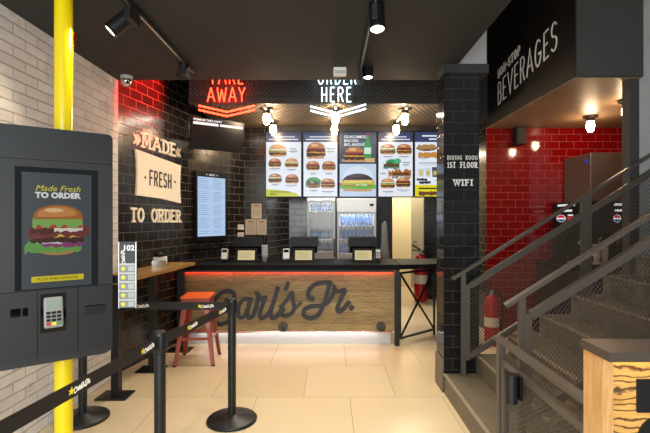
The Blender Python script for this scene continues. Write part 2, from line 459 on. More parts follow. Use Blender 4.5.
class Flat:
    """the picture a flat screen or poster shows: coloured shapes in x,z, later ones a hair in front"""
    def __init__(s, glow=None): s.mb = MB(); s.y = -.0006; s.glow = glow
    def mat(s, col): return emc(col, s.glow) if s.glow else paint(col)
    def add(s, pts, col):
        o = len(pts); s.mb.add([(x, s.y, z) for x, z in pts], [tuple(range(o))], s.mat(col)); s.y -= .00006
    def rect(s, x0, x1, z0, z1, col): s.add([(x0, z0), (x1, z0), (x1, z1), (x0, z1)], col)
    def ell(s, cx, cz, rx, rz, col, a0=0, a1=360, n=14): s.add(arc(cx, cz, rx, rz, a0, a1, n)[: n + (0 if a1 - a0 == 360 else 1)], col)
    def line(s, x0, x1, z, h, col): s.rect(x0, x1, z - h / 2, z + h / 2, col)
    def strokes(s, st, col): s.mb.strokes(st, s.y, s.y + .00003, s.mat(col)); s.y -= .00006
    def text(s, t, x, z, size, col, **k): text(s.mb, t, x, z, size, y0=s.y, depth=.00003, mat=s.mat(col), **k); s.y -= .00006
    def wavy(s, cx, cz, w, h, col, n=9, amp=.5):
        r = random.Random(int(cx * 9999 + cz * 777))
        top = [(cx - w / 2 + w * i / n, cz + h / 2 + h * amp * (r.random() - .3)) for i in range(n + 1)]
        bot = [(cx + w / 2 - w * i / n, cz - h / 2 - h * amp * r.random()) for i in range(n + 1)]
        s.add(bot + top, col)
    def burger(s, cx, cz, w, kind=0, tall=1.0):
        h = w * .72 * tall
        bun = ['c98d55', 'b97b48', 'a86a3c', '4a3a40'][kind % 4]
        s.wavy(cx, cz - h * .36, w * .86, h * .18, 'c79060', amp=.15)
        s.wavy(cx, cz - h * .20, w * 1.0, h * .17, '4a2c20')
        s.wavy(cx, cz - h * .07, w * 1.04, h * .09, 'd9a13a' if kind != 2 else '8d2f2c')
        s.wavy(cx, cz + h * .02, w * .98, h * .13, '5b3424' if kind % 2 else '6b8a45')
        s.wavy(cx, cz + h * .11, w * .92, h * .10, 'e8dcc4' if kind % 2 == 0 else '7d2b3c')
        s.ell(cx, cz + h * .14, w * .47, h * .36, bun, 0, 180, 10)
        s.ell(cx - w * .08, cz + h * .32, w * .2, h * .09, 'e2b184')
    def build(s, name, parent, loc=(0, 0, 0)): return s.mb.build(name, None, parent, loc)
# ================================================================== THE ROOM
def box_s(name, x0, x1, y0, y1, z0, z1, mat):
    m = MB(); m.box(x0, x1, y0, y1, z0, z1, mat); return struct(m.build(name))
def wall(name, p0, p1, z0, z1, mat, th=.1):
    """front face from p0 (left as seen from the room) to p1 (right); the thickness lies behind"""
    d = Vector((p1[0] - p0[0], p1[1] - p0[1])); L = d.length
    m = MB(); m.box(0, L, 0, th, z0, z1, mat)
    return struct(m.build(name, None, None, (p0[0], p0[1], 0), math.atan2(d.y, d.x)))

fm = MB(); fm.box(-2.0, 6.0, -2.0, 11.0, -.08, 0, M['floor'])
struct(fm.build('floor', None, None, (-.62, .61, 0)))      # joints fall on x = .18, y = 3.75 ...
PA, PB, PC, PD = (-2.1, 4.31), (-1.834, 5.63), (-1.26, 6.45), (-.923, 6.45)
wall('wall_left', (-2.1, -1.2), (-2.1, 4.31), 0, 2.95, M['white_brick'])
wall('wall_left_tiled', (-2.125, 4.2), (PB[0], PB[1]), 0, 3.9, M['black_tile'])
wall('wall_left_angled', PB, PC, 0, 3.9, M['black_tile'])
wall('wall_back_tiled', PC, PD, 0, 2.95, M['black_tile'])
wall('wall_back_return', PD, (-.665, 7.2), 0, 2.95, M['black_tile'])
wall('wall_back_pier', (-.665, 7.2), (-.372, 7.2), 0, 2.95, M['black_tile'], .9)
wall('wall_back', (-.372, 8.02), (.8, 8.02), 0, 2.95, M['dark'])
wall('wall_back_dark', (.815, 7.35), (1.075, 7.35), 0, 2.95, M['dark'], 2.4)
wall('wall_corridor', (1.0, 9.75), (2.5, 9.75), 0, 2.95, M['cream'])
wall('wall_passage', (1.82, 8.3), (2.16, 8.3), 0, 2.95, M['black_tile'], .08)
wall('wall_right_tiled', (2.16, 9.75), (2.16, 5.955), 0, 3.9, M['black_tile'])
wall('wall_niche', (2.162, 5.95), (4.2, 5.95), 0, 2.8, M['red_tile'])
wall('wall_niche_right', (4.08, 5.95), (4.08, 3.9), 0, 2.8, M['red_tile'])
wall('wall_right_grey', (2.745, 3.83), (3.7, 3.83), 0, 5.5, M['greyplaster'])
wall('wall_right', (3.6, 3.83), (3.6, -1.2), 0, 5.5, M['greyplaster'])
box_s('column', 1.02, 1.335, 3.85, 4.1, 0, 2.84, M['column_tile'])
box_s('column_upper', 1.155, 1.42, 3.9, 4.1, 2.92, 5.5, M['greyplaster'])
box_s('trim_lintel', 1.02, 1.42, 3.845, 4.1, 2.84, 2.92, M['ceil'])
box_s('ceiling', -2.3, 1.15, -1.2, 4.3, 2.92, 3.02, M['ceil'])
box_s('ceiling_stairwell_side', 1.1, 1.15, -1.2, 4.3, 3.02, 5.5, M['ceil'])
box_s('ceiling_stairwell', 1.1, 4.2, -1.2, 6.1, 5.5, 5.6, M['ceil'])
box_s('ceiling_void', -2.3, 1.75, 4.3, 5.2, 3.9, 4.0, M['ceil'])
box_s('wall_void_front', -2.3, 1.1, 4.25, 4.3, 3.02, 4.0, M['ceil'])
box_s('trim_fascia', -1.66, 1.75, 5.13, 5.18, 2.98, 3.9, M['fascia'])
box_s('trim_fascia_edge', -1.66, 1.75, 5.115, 5.19, 2.9, 2.98, M['trimmetal'])
box_s('wall_stairwell_back', 1.1, 1.75, 4.3, 4.35, 3.9, 5.5, M['ceil'])
box_s('wall_stairwell_side', 1.75, 1.8, 4.3, 5.19, 3.9, 5.5, M['ceil'])
box_s('trim_fascia_side', -1.66, -1.62, 5.18, 6.2, 2.9, 3.9, M['ceil'])
box_s('ceiling_void_side', -2.1, -1.62, 5.2, 6.3, 3.9, 4.0, M['ceil'])
box_s('ceiling_kitchen', -1.66, 1.75, 5.19, 9.85, 2.9, 2.96, M['soffit'])
box_s('ceiling_passage', 1.75, 2.25, 5.9, 9.85, 2.9, 2.96, M['ceil'])
box_s('wall_light_block_side', 1.75, 1.8, 5.19, 5.9, 2.9, 5.5, M['ceil'])  # unseen panel added to keep outside light from leaking in
box_s('wall_light_block_back', 1.75, 2.16, 5.9, 5.95, 2.96, 5.5, M['ceil'])  # also added unseen, closes the same light leak at the back
box_s('trim_bulkhead', 2.16, 2.745, 3.8, 5.95, 2.787, 5.5, M['bulk'])
box_s('trim_bulkhead_face', 2.165, 2.745, 3.78, 3.8, 2.787, 5.5, M['bulkgrey'])
box_s('ceiling_niche_back', 2.745, 4.2, 3.93, 5.95, 2.787, 2.9, M['soffitbrown'])
box_s('ceiling_niche', 2.165, 2.745, 3.805, 5.95, 2.779, 2.787, M['soffitbrown'])
box_s('trim_niche_post', 2.66, 2.745, 3.83, 3.93, 0, 2.787, M['bulkgrey'])
box_s('trim_menu_beam', -.9, 1.84, 6.36, 6.44, 1.88, 2.9, M['dark'])
# black ledge along the angled tile wall
d2 = Vector((PC[0] - PB[0], PC[1] - PB[1])); L2 = d2.length; r2 = math.atan2(d2.y, d2.x); u2 = d2.normalized()
lm = MB(); lm.box(.02, L2 - .02, -.07, -.001, 1.145, 1.175, M['black_tile']); struct(lm.build('trim_wall_ledge', None, None, (PB[0], PB[1], 0), r2))

# ------------------------------------------------------------------ lettering on the tiled wall
d1 = Vector((PB[0] + 2.125, PB[1] - 4.2)); r1 = math.atan2(d1.y, d1.x); u1 = d1.normalized()
def on1(s, z=0, off=0.0):
    """s metres along the tiled wall from the white brick's end"""
    s += .11
    return (-2.125 + u1.x * s + u1.y * off, 4.2 + u1.y * s - u1.x * off, z)
def on2(s, z=0, off=0.0): return (PB[0] + u2.x * s + u2.y * off, PB[1] + u2.y * s - u2.x * off, z)
t = thing('wall_lettering', 'raised cream MADE lettering between double arrows on black tiled wall', 'sign lettering', on1(0, 2.312), r1)
o = MB(); o.strokes(caps('MADE', .37, 1.045, .0, .165, .026, True, .24, -.02), -.012, 0, M['cream_paint']); o.build('word', None, t)
for k in range(2):
    o = MB(); o.strokes([([(.245 + k * .05, .115), (.288 + k * .05, .07), (.245 + k * .05, .025)], .024)], -.012, 0, M['cream_paint']); o.build('arrow', None, t)
    o = MB(); o.strokes([([(1.10 + k * .05, .10), (1.062 + k * .05, .052), (1.10 + k * .05, .01)], .024)], -.012, 0, M['cream_paint']); o.build('arrow', None, t)
def words(t, txt, x0, x1, z0, z1, w, slab, gap, tilt, y0, mat):
    """one part per word, spread over x0..x1"""
    tot = sum(G[q][0] for q in txt) + gap * (len(txt) - 1); cur = x0
    for i, wd in enumerate(txt.split(' ')):
        l = (sum(G[q][0] for q in wd) + gap * (len(wd) - 1)) / tot * (x1 - x0)
        dz = tilt * (cur - x0)
        o = MB(); o.strokes(caps(wd, cur, cur + l, z0 + dz, z1 + dz, w, slab, gap, tilt), y0, 0, mat); o.build('word', None, t)
        cur += l + (G[' '][0] + 2 * gap) / tot * (x1 - x0)
t = thing('wall_lettering', 'raised cream TO ORDER lettering below the cream banner', 'sign lettering', on1(0, 1.504), r1)
words(t, 'TO ORDER', .185, 1.16, 0, .158, .025, True, .2, -.012, -.012, M['cream_paint'])
t = thing('banner_sign', 'cream banner sign reading FRESH on black tiled wall', 'sign', on1(0, 0), r1)
b = MB()
b.poly([(.262, 1.79), (.70, 1.775), (1.138, 1.735), (1.122, 1.85), (1.118, 1.97), (1.124, 2.09), (1.14, 2.205), (.70, 2.24), (.258, 2.275), (.276, 2.16), (.282, 2.03), (.276, 1.9)][::-1], -.025, -.002, M['cream_paint'])
b.build('panel', None, t)
b = MB(); b.strokes(caps('FRESH', .475, .93, 1.905, 2.085, .022, False, .28, -.02), -.0275, -.025, M['ink'])
for s in (.41, 1.0): b.cyl((s, -.0275, 1.99), (s, -.025, 1.99), .016, n=12, mat=M['ink'])
b.build('lettering', None, t)

# column lettering
cy0 = 3.85
for txt, x0, x1, z0, z1, w, lab in (('DINING ROOM', 1.05, 1.32, 2.066, 2.106, .0046, 'small white DINING ROOM line at top of the tiled column text'),
                                    ('1ST FLOOR', 1.05, 1.32, 1.995, 2.048, .008, 'white 1ST FLOOR lettering on black tiled column'),
                                    ('WIFI', 1.105, 1.278, 1.835, 1.894, .011, 'white WIFI lettering lowest on the black tiled column')):
    t = thing('column_lettering', lab, 'sign lettering', (x0, cy0, z0))
    words(t, txt, 0, x1 - x0, 0, z1 - z0, w, txt != 'DINING ROOM', .38, 0, -.004, M['white'])

# bulkhead lettering, reading from far to near on the face x = 2.16
o = MB(); o.strokes(caps('BEVERAGES', .0, 1.46, 0, .285, .017, False, .28, .115), -.004, 0, M['white'])
tag(o.build('bulkhead_lettering', None, None, (2.16, 5.55, 2.985), -PI / 2), 'thin white BEVERAGES lettering on black bulkhead above the stairs', 'sign lettering')
o = MB(); o.strokes(caps('NON-STOP', .0, .66, 0, .115, .024, False, .34, .115), -.004, 0, M['white'])
tag(o.build('bulkhead_lettering', None, None, (2.16, 5.55, 3.325), -PI / 2), 'bold white NON-STOP lettering above BEVERAGES on black bulkhead', 'sign lettering')

# ================================================================== SERVICE COUNTER
CYF = 5.30
t = thing('service_counter', 'long service counter fronted with oak planks and charcoal script letters', 'counter', (-.5, 5.6, 0))
def cb(name, boxes, mat, parent=t, off=(-.5, 5.6)):
    m = MB()
    for x0, x1, y0, y1, z0, z1 in boxes: m.box(x0 - off[0], x1 - off[0], y0 - off[1], y1 - off[1], z0, z1, mat)
    return m.build(name, None, parent)
cb('carcass', [(-1.87, .77, 5.4, 5.95, .165, .90)], M['dark'])
cb('front_panel', [(-1.855, .80, CYF, 5.4, .165, .90)], M['counter_wood'])
cb('kick_plate', [(-1.84, .76, 5.345, 5.4, .0, .165)], M['kick'])
o = cb('worktop', [(-1.80, .86, 5.22, 6.02, .925, .985)], M['stone'])
cb('light_strip', [(-1.84, .79, 5.283, 5.295, .905, .915)], M['ledred'])
m = MB()
m.box(-1.835 + .5, .79 + .5, 5.225 - 5.6, 5.28 - 5.6, .898, .924, M['dark']); m.build('worktop_edging', None, t)
m = MB(); m.box(.80 + .5, .855 + .5, 5.24 - 5.6, 5.3 - 5.6, 0, .925, M['blackmetal']); m.build('end_leg', None, t)
m = MB(); m.strokes([([((a - CX) * CYF / FPX, H - (b - CY) * CYF / FPX) for a, b in p], w * CYF / FPX) for p, w in SCRIPT], -.022, -.001, M['letter'])
m.build('script_lettering', None, t, (.5, CYF - 5.6, 0))
m = MB()
m.cyl((-1.75 + .5, CYF - .07 - 5.6, .17), (.765 + .5, CYF - .07 - 5.6, .17), .0125, n=12, mat=M['chrome'])
ft = m.build('foot_rail', None, t)
for px in (283, 381):
    X = (px - CX) * CYF / FPX
    m = MB(); m.cyl((X + .5, CYF - 5.6, .22), (X + .5, CYF - .018 - 5.6, .22), .06, n=20, mat=M['trimmetal'])
    m.cyl((X + .5, CYF - .018 - 5.6, .22), (X + .5, CYF - .07 - 5.6, .17), .014, n=10, mat=M['blackmetal'])
    m.build('rail_bracket', None, t)

# flap table with crossed frame to the right of the counter
t = thing('counter_flap', 'black counter flap with a crossed steel frame beside the plank counter', 'counter flap', (1.1, 5.6, 0))
m = MB(); m.hexa([(.87 - 1.1, 5.22 - 5.6, .93), (1.62 - 1.1, 5.4 - 5.6, .93), (1.62 - 1.1, 6.02 - 5.6, .93), (.87 - 1.1, 6.02 - 5.6, .93),
                  (.87 - 1.1, 5.22 - 5.6, .985), (1.62 - 1.1, 5.4 - 5.6, .985), (1.62 - 1.1, 6.02 - 5.6, .985), (.87 - 1.1, 6.02 - 5.6, .985)], M['stone']); m.build('worktop', None, t)
q0, q1 = Vector((.875 - 1.1, 5.33 - 5.6, 0)), Vector((1.40 - 1.1, 5.77 - 5.6, 0))
def qz(q, z): return Vector((q.x, q.y, z))
zb, zt = .07, .87
m = MB()
for a, bb in ((qz(q0, zb), qz(q1, zb)), (qz(q0, zt), qz(q1, zt)), (qz(q0, zb), qz(q0, zt)), (qz(q1, 0), qz(q1, .93))): m.bar(a, bb, .025, .025, M['blackmetal'])
m.build('frame', None, t)
for a, bb in ((qz(q0, zb), qz(q1, zt)), (qz(q0, zt), qz(q1, zb))):
    m = MB(); m.bar(a, bb, .018, .02, M['blackmetal']); m.build('cross_brace', None, t)

# ------------------------------------------------------------------ tills
def till(x, y, label):
    t = thing('till', label, 'till', (x, y, .985), 0, 'tills on the counter')
    m = MB(); m.box(-.10, .10, -.02, .22, 0, .02, M['blackplastic'], bev=.006); m.box(-.035, .035, .08, .14, .02, .17, M['blackplastic']); m.build('stand', None, t)
    mt = Matrix.Translation((0, .10, .21)) @ Matrix.Rotation(.35, 4, 'X')
    m = MB()
    m.box(-.17, .17, -.02, .025, -.11, .11, M['blackplastic'], mt, .008)
    m.build('operator_monitor', None, t)
    m = MB()
    pts = [(-.19, .195), (-.185, .30), (-.15, .325), (-.10, .30), (0, .292), (.10, .30), (.15, .325), (.185, .30), (.19, .195)]
    m.poly(pts, .02, .09, M['blackplastic']); m.build('hood', None, t)
    mt = Matrix.Translation((0, -.06, .085)) @ Matrix.Rotation(-.25, 4, 'X')
    m = MB(); m.box(-.14, .14, -.008, .012, -.088, .088, M['blackplastic'], mt, .004); s = m.build('customer_display', None, t)
    m = MB(); m.box(-.108, .108, -.0095, -.0085, -.06, .062, emc('d8c894', .9), mt)
    for k in range(4): m.box(-.09, .05 + .02 * (k % 2), -.0102, -.0095, .03 - .022 * k, .036 - .022 * k, emc('a3925f', .8), mt)
    m.build('lit_screen', None, s)
    return t
till(-1.06, 5.62, 'black till on the counter under the pinned notices')
till(-.325, 5.62, 'middle black till on the counter before the first fridge')
till(.44, 5.62, 'black till nearest the crossed counter flap, before the white-headed fridge')
def card_reader(x, y, label, s=1.0, dark=False):
    t = thing('card_reader', label, 'card reader', (x, y, .985), 0, 'card readers on the counter')
    m = MB(); m.box(-.03, .03, -.02, .05, 0, .05, M['blackplastic'], bev=.005); m.build('cradle', None, t)
    mt = Matrix.Translation((0, 0, .11)) @ Matrix.Rotation(-.3, 4, 'X')
    m = MB(); m.box(-.042, .042, -.015, .015, -.075, .065, M['blackplastic'] if dark else M['greyplastic'], mt, .008); bd = m.build('body', None, t)
    m = MB(); m.box(-.03, .03, -.017, -.0152, .015, .05, M['greyplastic'] if dark else M['blackgloss'], mt); m.build('display', None, bd)
    m = MB()
    for i in range(3):
        for j in range(4): m.box(-.029 + i * .021, -.013 + i * .021, -.018, -.0152, -.062 + j * .018, -.05 + j * .018, M['white'] if not dark else M['greyplastic'], mt)
    m.build('keypad', None, bd)
card_reader(-1.33, 5.52, 'pale card reader beside the till under the notices')
card_reader(-.545, 5.52, 'pale card reader left of the middle till')
card_reader(.625, 5.52, 'card reader in a black cradle at the flap end of the counter', dark=True)
# stack of paper cups by the first till
t = thing('cup_stack', 'tall pale stack of cups beside the till under the notices', 'cups', (-.835, 5.62, .985))
for k in range(6):
    m = MB(); m.lathe([(.028, .0), (.04, .085), (.042, .088), (.042, .094), (.036, .094)], (0, 0, k * .024), 14, M['greyplastic']); m.build('cup', None, t)

# papers pinned on the tile
def paper(px0, px1, py0, py1, label, Y=6.45, mat='paper', kind='notice'):
    a = P(px0, py1, Y); bq = P(px1, py0, Y)
    t = thing(kind, label, 'notice', (a[0], Y - .001, a[2]), 0, 'notices on the tiled wall')
    w, h = bq[0] - a[0], bq[2] - a[2]
    m = MB(); m.box(0, w, -.002, .001, 0, h, M[mat]); m.build('sheet', None, t)
    m = MB(); m.box(w * .25, w * .75, -.003, -.002, h * .84, h * .89, M['ink'])
    for k in range(6 if h > .12 else 2): m.box(w * .14, w * (.86 - .1 * (k % 2)), -.003, -.002, h * (.74 - .1 * k), h * (.74 - .1 * k) + .004, paint('8a7358'))
    m.build('print', None, t)
paper(251.4, 261.7, 203.6, 218.7, 'buff notice pinned uppermost on black tile above two others')
paper(245.4, 256.2, 219.4, 234.7, 'buff notice, left of the pair pinned above the till')
paper(256.6, 266.6, 219.4, 234.7, 'buff notice, right of the pair pinned above the till')
for py0, py1, lab in ((224.8, 229.8, 'small white note pinned left of the buff notices, upper of two'), (233, 237.8, 'small white note pinned left of the buff notices, lower of two')):
    s = 1.0
    t = thing('note', lab, 'notice', on2(.865, P(0, py1, 6.3)[2], .003), r2, 'notices on the tiled wall')
    m = MB(); m.box(0, .12, -.002, .001, 0, .075, M['paper_white']); m.build('sheet', None, t)
    m = MB(); m.box(.015, .1, -.003, -.002, .045, .05, paint('8a8278')); m.box(.015, .08, -.003, -.002, .025, .03, paint('8a8278')); m.build('print', None, t)

# ================================================================== MENU SCREENS
GL = .95
def menu(px0, px1, label, draw):
    Y = 6.3
    x0, x1 = (px0 - CX) * Y / FPX + .004, (px1 - CX) * Y / FPX - .004
    z0, z1 = H - (197.5 - CY) * Y / FPX, H - (131 - CY) * Y / FPX
    t = thing('menu_screen', label, 'menu screen', ((x0 + x1) / 2, Y, z0), 0, 'menu screens above the counter')
    w, h = x1 - x0, z1 - z0
    m = MB(); m.box(-w / 2, w / 2, .001, .055, 0, h, M['blackplastic'], bev=.004); m.build('housing', None, t)
    f = Flat(GL); draw(f, w - .024, h - .03); f.build('picture', t, (0, 0, .015))
    m = MB()
    for s in (-.15, .15): m.box(s - .02, s + .02, .055, .059, h * .3, h * .7, M['blackmetal'])
    m.build('bracket', None, t)
def head(f, w, h, col='3a4468', lines=1):
    f.rect(-w / 2, w / 2, h * .845, h, col)
    f.line(-w * .32, w * .32, h * .925, h * .018, 'c9d0e4')
    f.line(-w * .42, w * .42, h * .885, h * .014, 'eef2ff')
def caption(f, x, z, w): f.line(x - w / 2, x + w / 2, z, .009, '55565c'); f.line(x - w * .3, x + w * .3, z - .018, .006, '9aa0aa')
def menu_a(f, w, h):
    f.rect(-w / 2, w / 2, 0, h, 'e6ecf6'); head(f, w, h)
    f.burger(-w * .17, h * .71, w * .5, 0); caption(f, w * .27, h * .74, w * .2); caption(f, w * .27, h * .70, w * .24)
    f.burger(-w * .25, h * .52, w * .36, 1); caption(f, -w * .25, h * .43, w * .3)
    f.burger(w * .23, h * .52, w * .38, 0); caption(f, w * .23, h * .42, w * .26)
    f.burger(-w * .24, h * .28, w * .38, 2); caption(f, -w * .24, h * .19, w * .2)
    f.burger(w * .24, h * .27, w * .38, 1); caption(f, w * .22, h * .175, w * .34)
    f.add([(-w / 2, 0), (w * .46, 0), (w * .36, h * .05), (w * .1, h * .085), (-w * .2, h * .105), (-w / 2, h * .11)], 'c4c833')
    f.line(-w * .38, w * .2, h * .07, .012, '3c4a1c'); f.line(-w * .4, -w * .2, h * .035, .014, '3c4a1c')
def menu_b(f, w, h):
    f.rect(-w / 2, w / 2, 0, h, 'e6ecf6'); head(f, w, h)
    f.burger(-w * .13, h * .71, w * .56, 1, 1.25); caption(f, w * .31, h * .745, w * .28); caption(f, w * .31, h * .70, w * .2)
    f.burger(-w * .22, h * .475, w * .4, 1); caption(f, -w * .22, h * .36, w * .18)
    f.burger(w * .25, h * .475, w * .4, 1); caption(f, w * .25, h * .36, w * .22)
    f.ell(-w * .2, h * .23, w * .22, h * .07, '4f9a5c'); f.wavy(-w * .22, h * .2, w * .42, h * .07, '3c7a48'); f.burger(-w * .22, h * .18, w * .3, 3); caption(f, -w * .2, h * .09, w * .22)
    f.burger(w * .22, h * .2, w * .42, 1); caption(f, w * .22, h * .075, w * .36)
def menu_c(f, w, h):
    f.rect(-w / 2, w / 2, h * .51, h, '3f4a63'); f.ell(w * .1, h * .72, w * .35, h * .14, '54607c')
    for k, s in enumerate(('GUACAMOLE', 'BACON', 'BIG ANGUS')): f.text(s, -w * .38, h * (.905 - .06 * k), .058, 'f0f2f4', bold=.0012)
    f.wavy(0, h * .56, w * .9, h * .03, 'b59668'); f.burger(-w * .1, h * .65, w * .55, 1, 1.1)
    f.wavy(w * .33, h * .57, w * .26, h * .045, 'd0b070')
    f.add([(w * .17, h * .6), (w * .36, h * .6), (w * .36, h * .8), (w * .3, h * .88), (w * .3, h * .97), (w * .24, h * .97), (w * .24, h * .88), (w * .17, h * .8)], '2f9a48')
    f.rect(w * .17, w * .36, h * .66, h * .76, 'c9ead0'); f.rect(w * .235, w * .305, h * .94, h * .975, 'b03a30')
    f.rect(-w / 2, w / 2, 0, h * .505, 'c3d4ea'); f.ell(0, h * .3, w * .42, h * .17, 'd7e3f3')
    f.wavy(0, h * .115, w * .8, h * .06, 'c2966a', amp=.2); f.wavy(0, h * .16, w * .98, h * .05, '5fae35', n=14, amp=.7); f.wavy(-w * .05, h * .19, w * .9, h * .03, 'c23c2c'); f.wavy(w * .1, h * .185, w * .3, h * .02, 'f0ead6')
    f.wavy(0, h * .205, w * .92, h * .03, '8fc04a', n=14, amp=.7); f.ell(0, h * .225, w * .43, h * .13, '3a2a30', 0, 180, 14); f.wavy(0, h * .228, w * .9, h * .04, 'd7b04a', amp=.3)
    f.ell(-w * .05, h * .32, w * .25, h * .018, '574650')
    f.text('INGREDIENTES', 0, h * .213, .058, 'f2e37a', align='CENTER', bold=.0008)
def menu_d(f, w, h):
    f.rect(-w / 2, w / 2, 0, h, 'e6ecf6'); head(f, w, h)
    f.burger(-w * .23, h * .73, w * .44, 2); caption(f, -w * .22, h * .62, w * .28)
    f.burger(w * .25, h * .73, w * .44, 1); caption(f, w * .24, h * .62, w * .28)
    f.ell(-w * .1, h * .53, w * .19, h * .05, '2f9460'); f.ell(w * .06, h * .55, w * .1, h * .045, '4fb07c'); f.wavy(-w * .12, h * .48, w * .46, h * .06, '5a4a30'); f.line(-w * .38, w * .12, h * .445, .012, '57a88a')
    caption(f, w * .31, h * .53, w * .22); caption(f, w * .3, h * .49, w * .2)
    f.wavy(w * .12, h * .36, w * .66, h * .07, 'a86c2e', n=16, amp=.9); f.wavy(w * .16, h * .345, w * .5, h * .045, '6b3c1c', n=14, amp=.8); f.line(-w * .2, w * .44, h * .315, .008, 'cfd6e0')
    caption(f, -w * .36, h * .36, w * .18)
    f.burger(-w * .23, h * .2, w * .42, 0); caption(f, -w * .22, h * .075, w * .3)
    f.burger(w * .22, h * .215, w * .42, 1); caption(f, w * .22, h * .1, w * .36)
def menu_e(f, w, h):
    f.rect(-w / 2, w / 2, 0, h, 'e6ecf6'); f.rect(-w / 2, w / 2, h * .845, h, '3a4468')
    f.line(-w * .3, w * .36, h * .94, h * .022, 'e8ecf8'); f.line(-w * .1, w * .3, h * .89, h * .022, 'e8ecf8')
    f.ell(-w * .17, h * .75, w * .3, h * .045, '6b4a30'); f.wavy(-w * .17, h * .77, w * .5, h * .05, 'a9834c'); f.wavy(-w * .06, h * .65, w * .7, h * .05, 'c48a3e', n=14, amp=.8)
    caption(f, -w * .25, h * .6, w * .3); f.line(-w * .4, w * .3, h * .52, .012, '6d7ca8'); f.line(-w * .36, w * .2, h * .49, .008, '9aa6c4')
    for k, (c, d) in enumerate((('d8c45a', 'c9ccd6'), ('c3b04a', 'd0d4de'), ('cdb84e', '3e4468'))):
        x = -w * .33 + k * w * .2; f.add([(x - w * .07, h * .31 - k * .004), (x + w * .07, h * .31 - k * .004), (x + w * .09, h * .43 + k * .012), (x - w * .09, h * .43 + k * .012)], d)
        f.rect(x - w * .045, x + w * .045, h * .33, h * .40, c)
    f.wavy(-w * .3, h * .265, w * .3, h * .025, '33312e'); f.wavy(-w * .22, h * .22, w * .34, h * .03, '3d3a36'); caption(f, w * .22, h * .25, w * .3)
    f.rect(-w / 2, w / 2, 0, h * .18, 'e0d62a'); f.line(-w * .4, w * .3, h * .125, .022, '3a3a18'); f.wavy(-w * .05, h * .05, w * .7, h * .04, '6e4426', n=14, amp=.6)
menu(265, 302.2, 'menu screen of five burgers with a lime curve at its foot, next to tiled wall', menu_a)
menu(302.4, 338.4, 'menu screen of five burgers, one on green, left of the GUACAMOLE poster screen', menu_b)
menu(338.6, 377.2, 'poster screen with green bottle above one big INGREDIENTES burger', menu_c)
menu(377.4, 413.8, 'menu screen with a green salad and fries between four burgers', menu_d)
menu(414, 451, 'menu screen with drinks cups and a yellow foot, half behind the column', menu_e)

# ------------------------------------------------------------------ screens on the angled wall
t = thing('wall_display', 'tall pale blue list display on the angled black tile wall', 'display', on2(.345, 1.24, .01), r2)
m = MB(); m.box(-.265, .265, -.045, .0, 0, .93, M['blackplastic'], bev=.005); m.build('housing', None, t)
f = Flat(.95); f.y = -.0462
f.rect(-.235, .235, .065, .86, 'b4cdee')
for k in range(30):
    z = .835 - k * .0252
    if k % 7 == 6: continue
    f.line(-.215, -.215 + .12 + .05 * ((k * 5) % 3) / 2, z, .005, '7288ad'); f.line(.02, .02 + .11 + .06 * ((k * 7) % 4) / 3, z, .005, '7288ad')
f.text('MENU', 0, .88, .036, 'd8dce4', align='CENTER', bold=.001)
f.add(star(-.09, .893, .014), 'd8dce4'); f.add(star(.09, .893, .014), 'd8dce4')
f.build('picture', t)
t = thing('television', 'black television tilted forward high on the angled tile wall', 'television', (-1.425, 5.55, 2.61), math.atan2(.555, .832))
mt = Matrix.Rotation(.14, 4, 'X')
m = MB(); m.box(-.345, .345, -.02, .03, -.2, .2, M['blackplastic'], mt, .006); tv = m.build('body', None, t)
m = MB(); m.box(-.335, .335, -.0208, -.0202, -.187, .19, pm('dark_tv_glass', '0b0b0c', .3), mt); m.build('glass', None, tv)
mb2 = MB(); text(mb2, 'PREMIUM TAKE AWAY', -.325, .155, .036, y0=-.0212, depth=.0002, mat=emc('f2f2ee', 1.2), bold=.0012)
mb2.box(-.325, -.005, -.0214, -.021, .108, .140, emc('f2f2ee', 1.2)); mb2.box(.015, .325, -.0214, -.021, .110, .140, emc('f2f2ee', 1.2))
mb2.v = [tuple(mt @ Vector(v)) for v in mb2.v]; mb2.build('picture', None, tv)
m = MB(); m.box(-.1, .1, .03, .045, -.1, .1, M['blackmetal'], mt); m.bar((0, .04, .02), (0, .40, .02), .05, .05, M['blackmetal']); m.box(-.05, .05, .36, .40, -.09, .13, M['blackmetal']); m.build('wall_bracket', None, t)

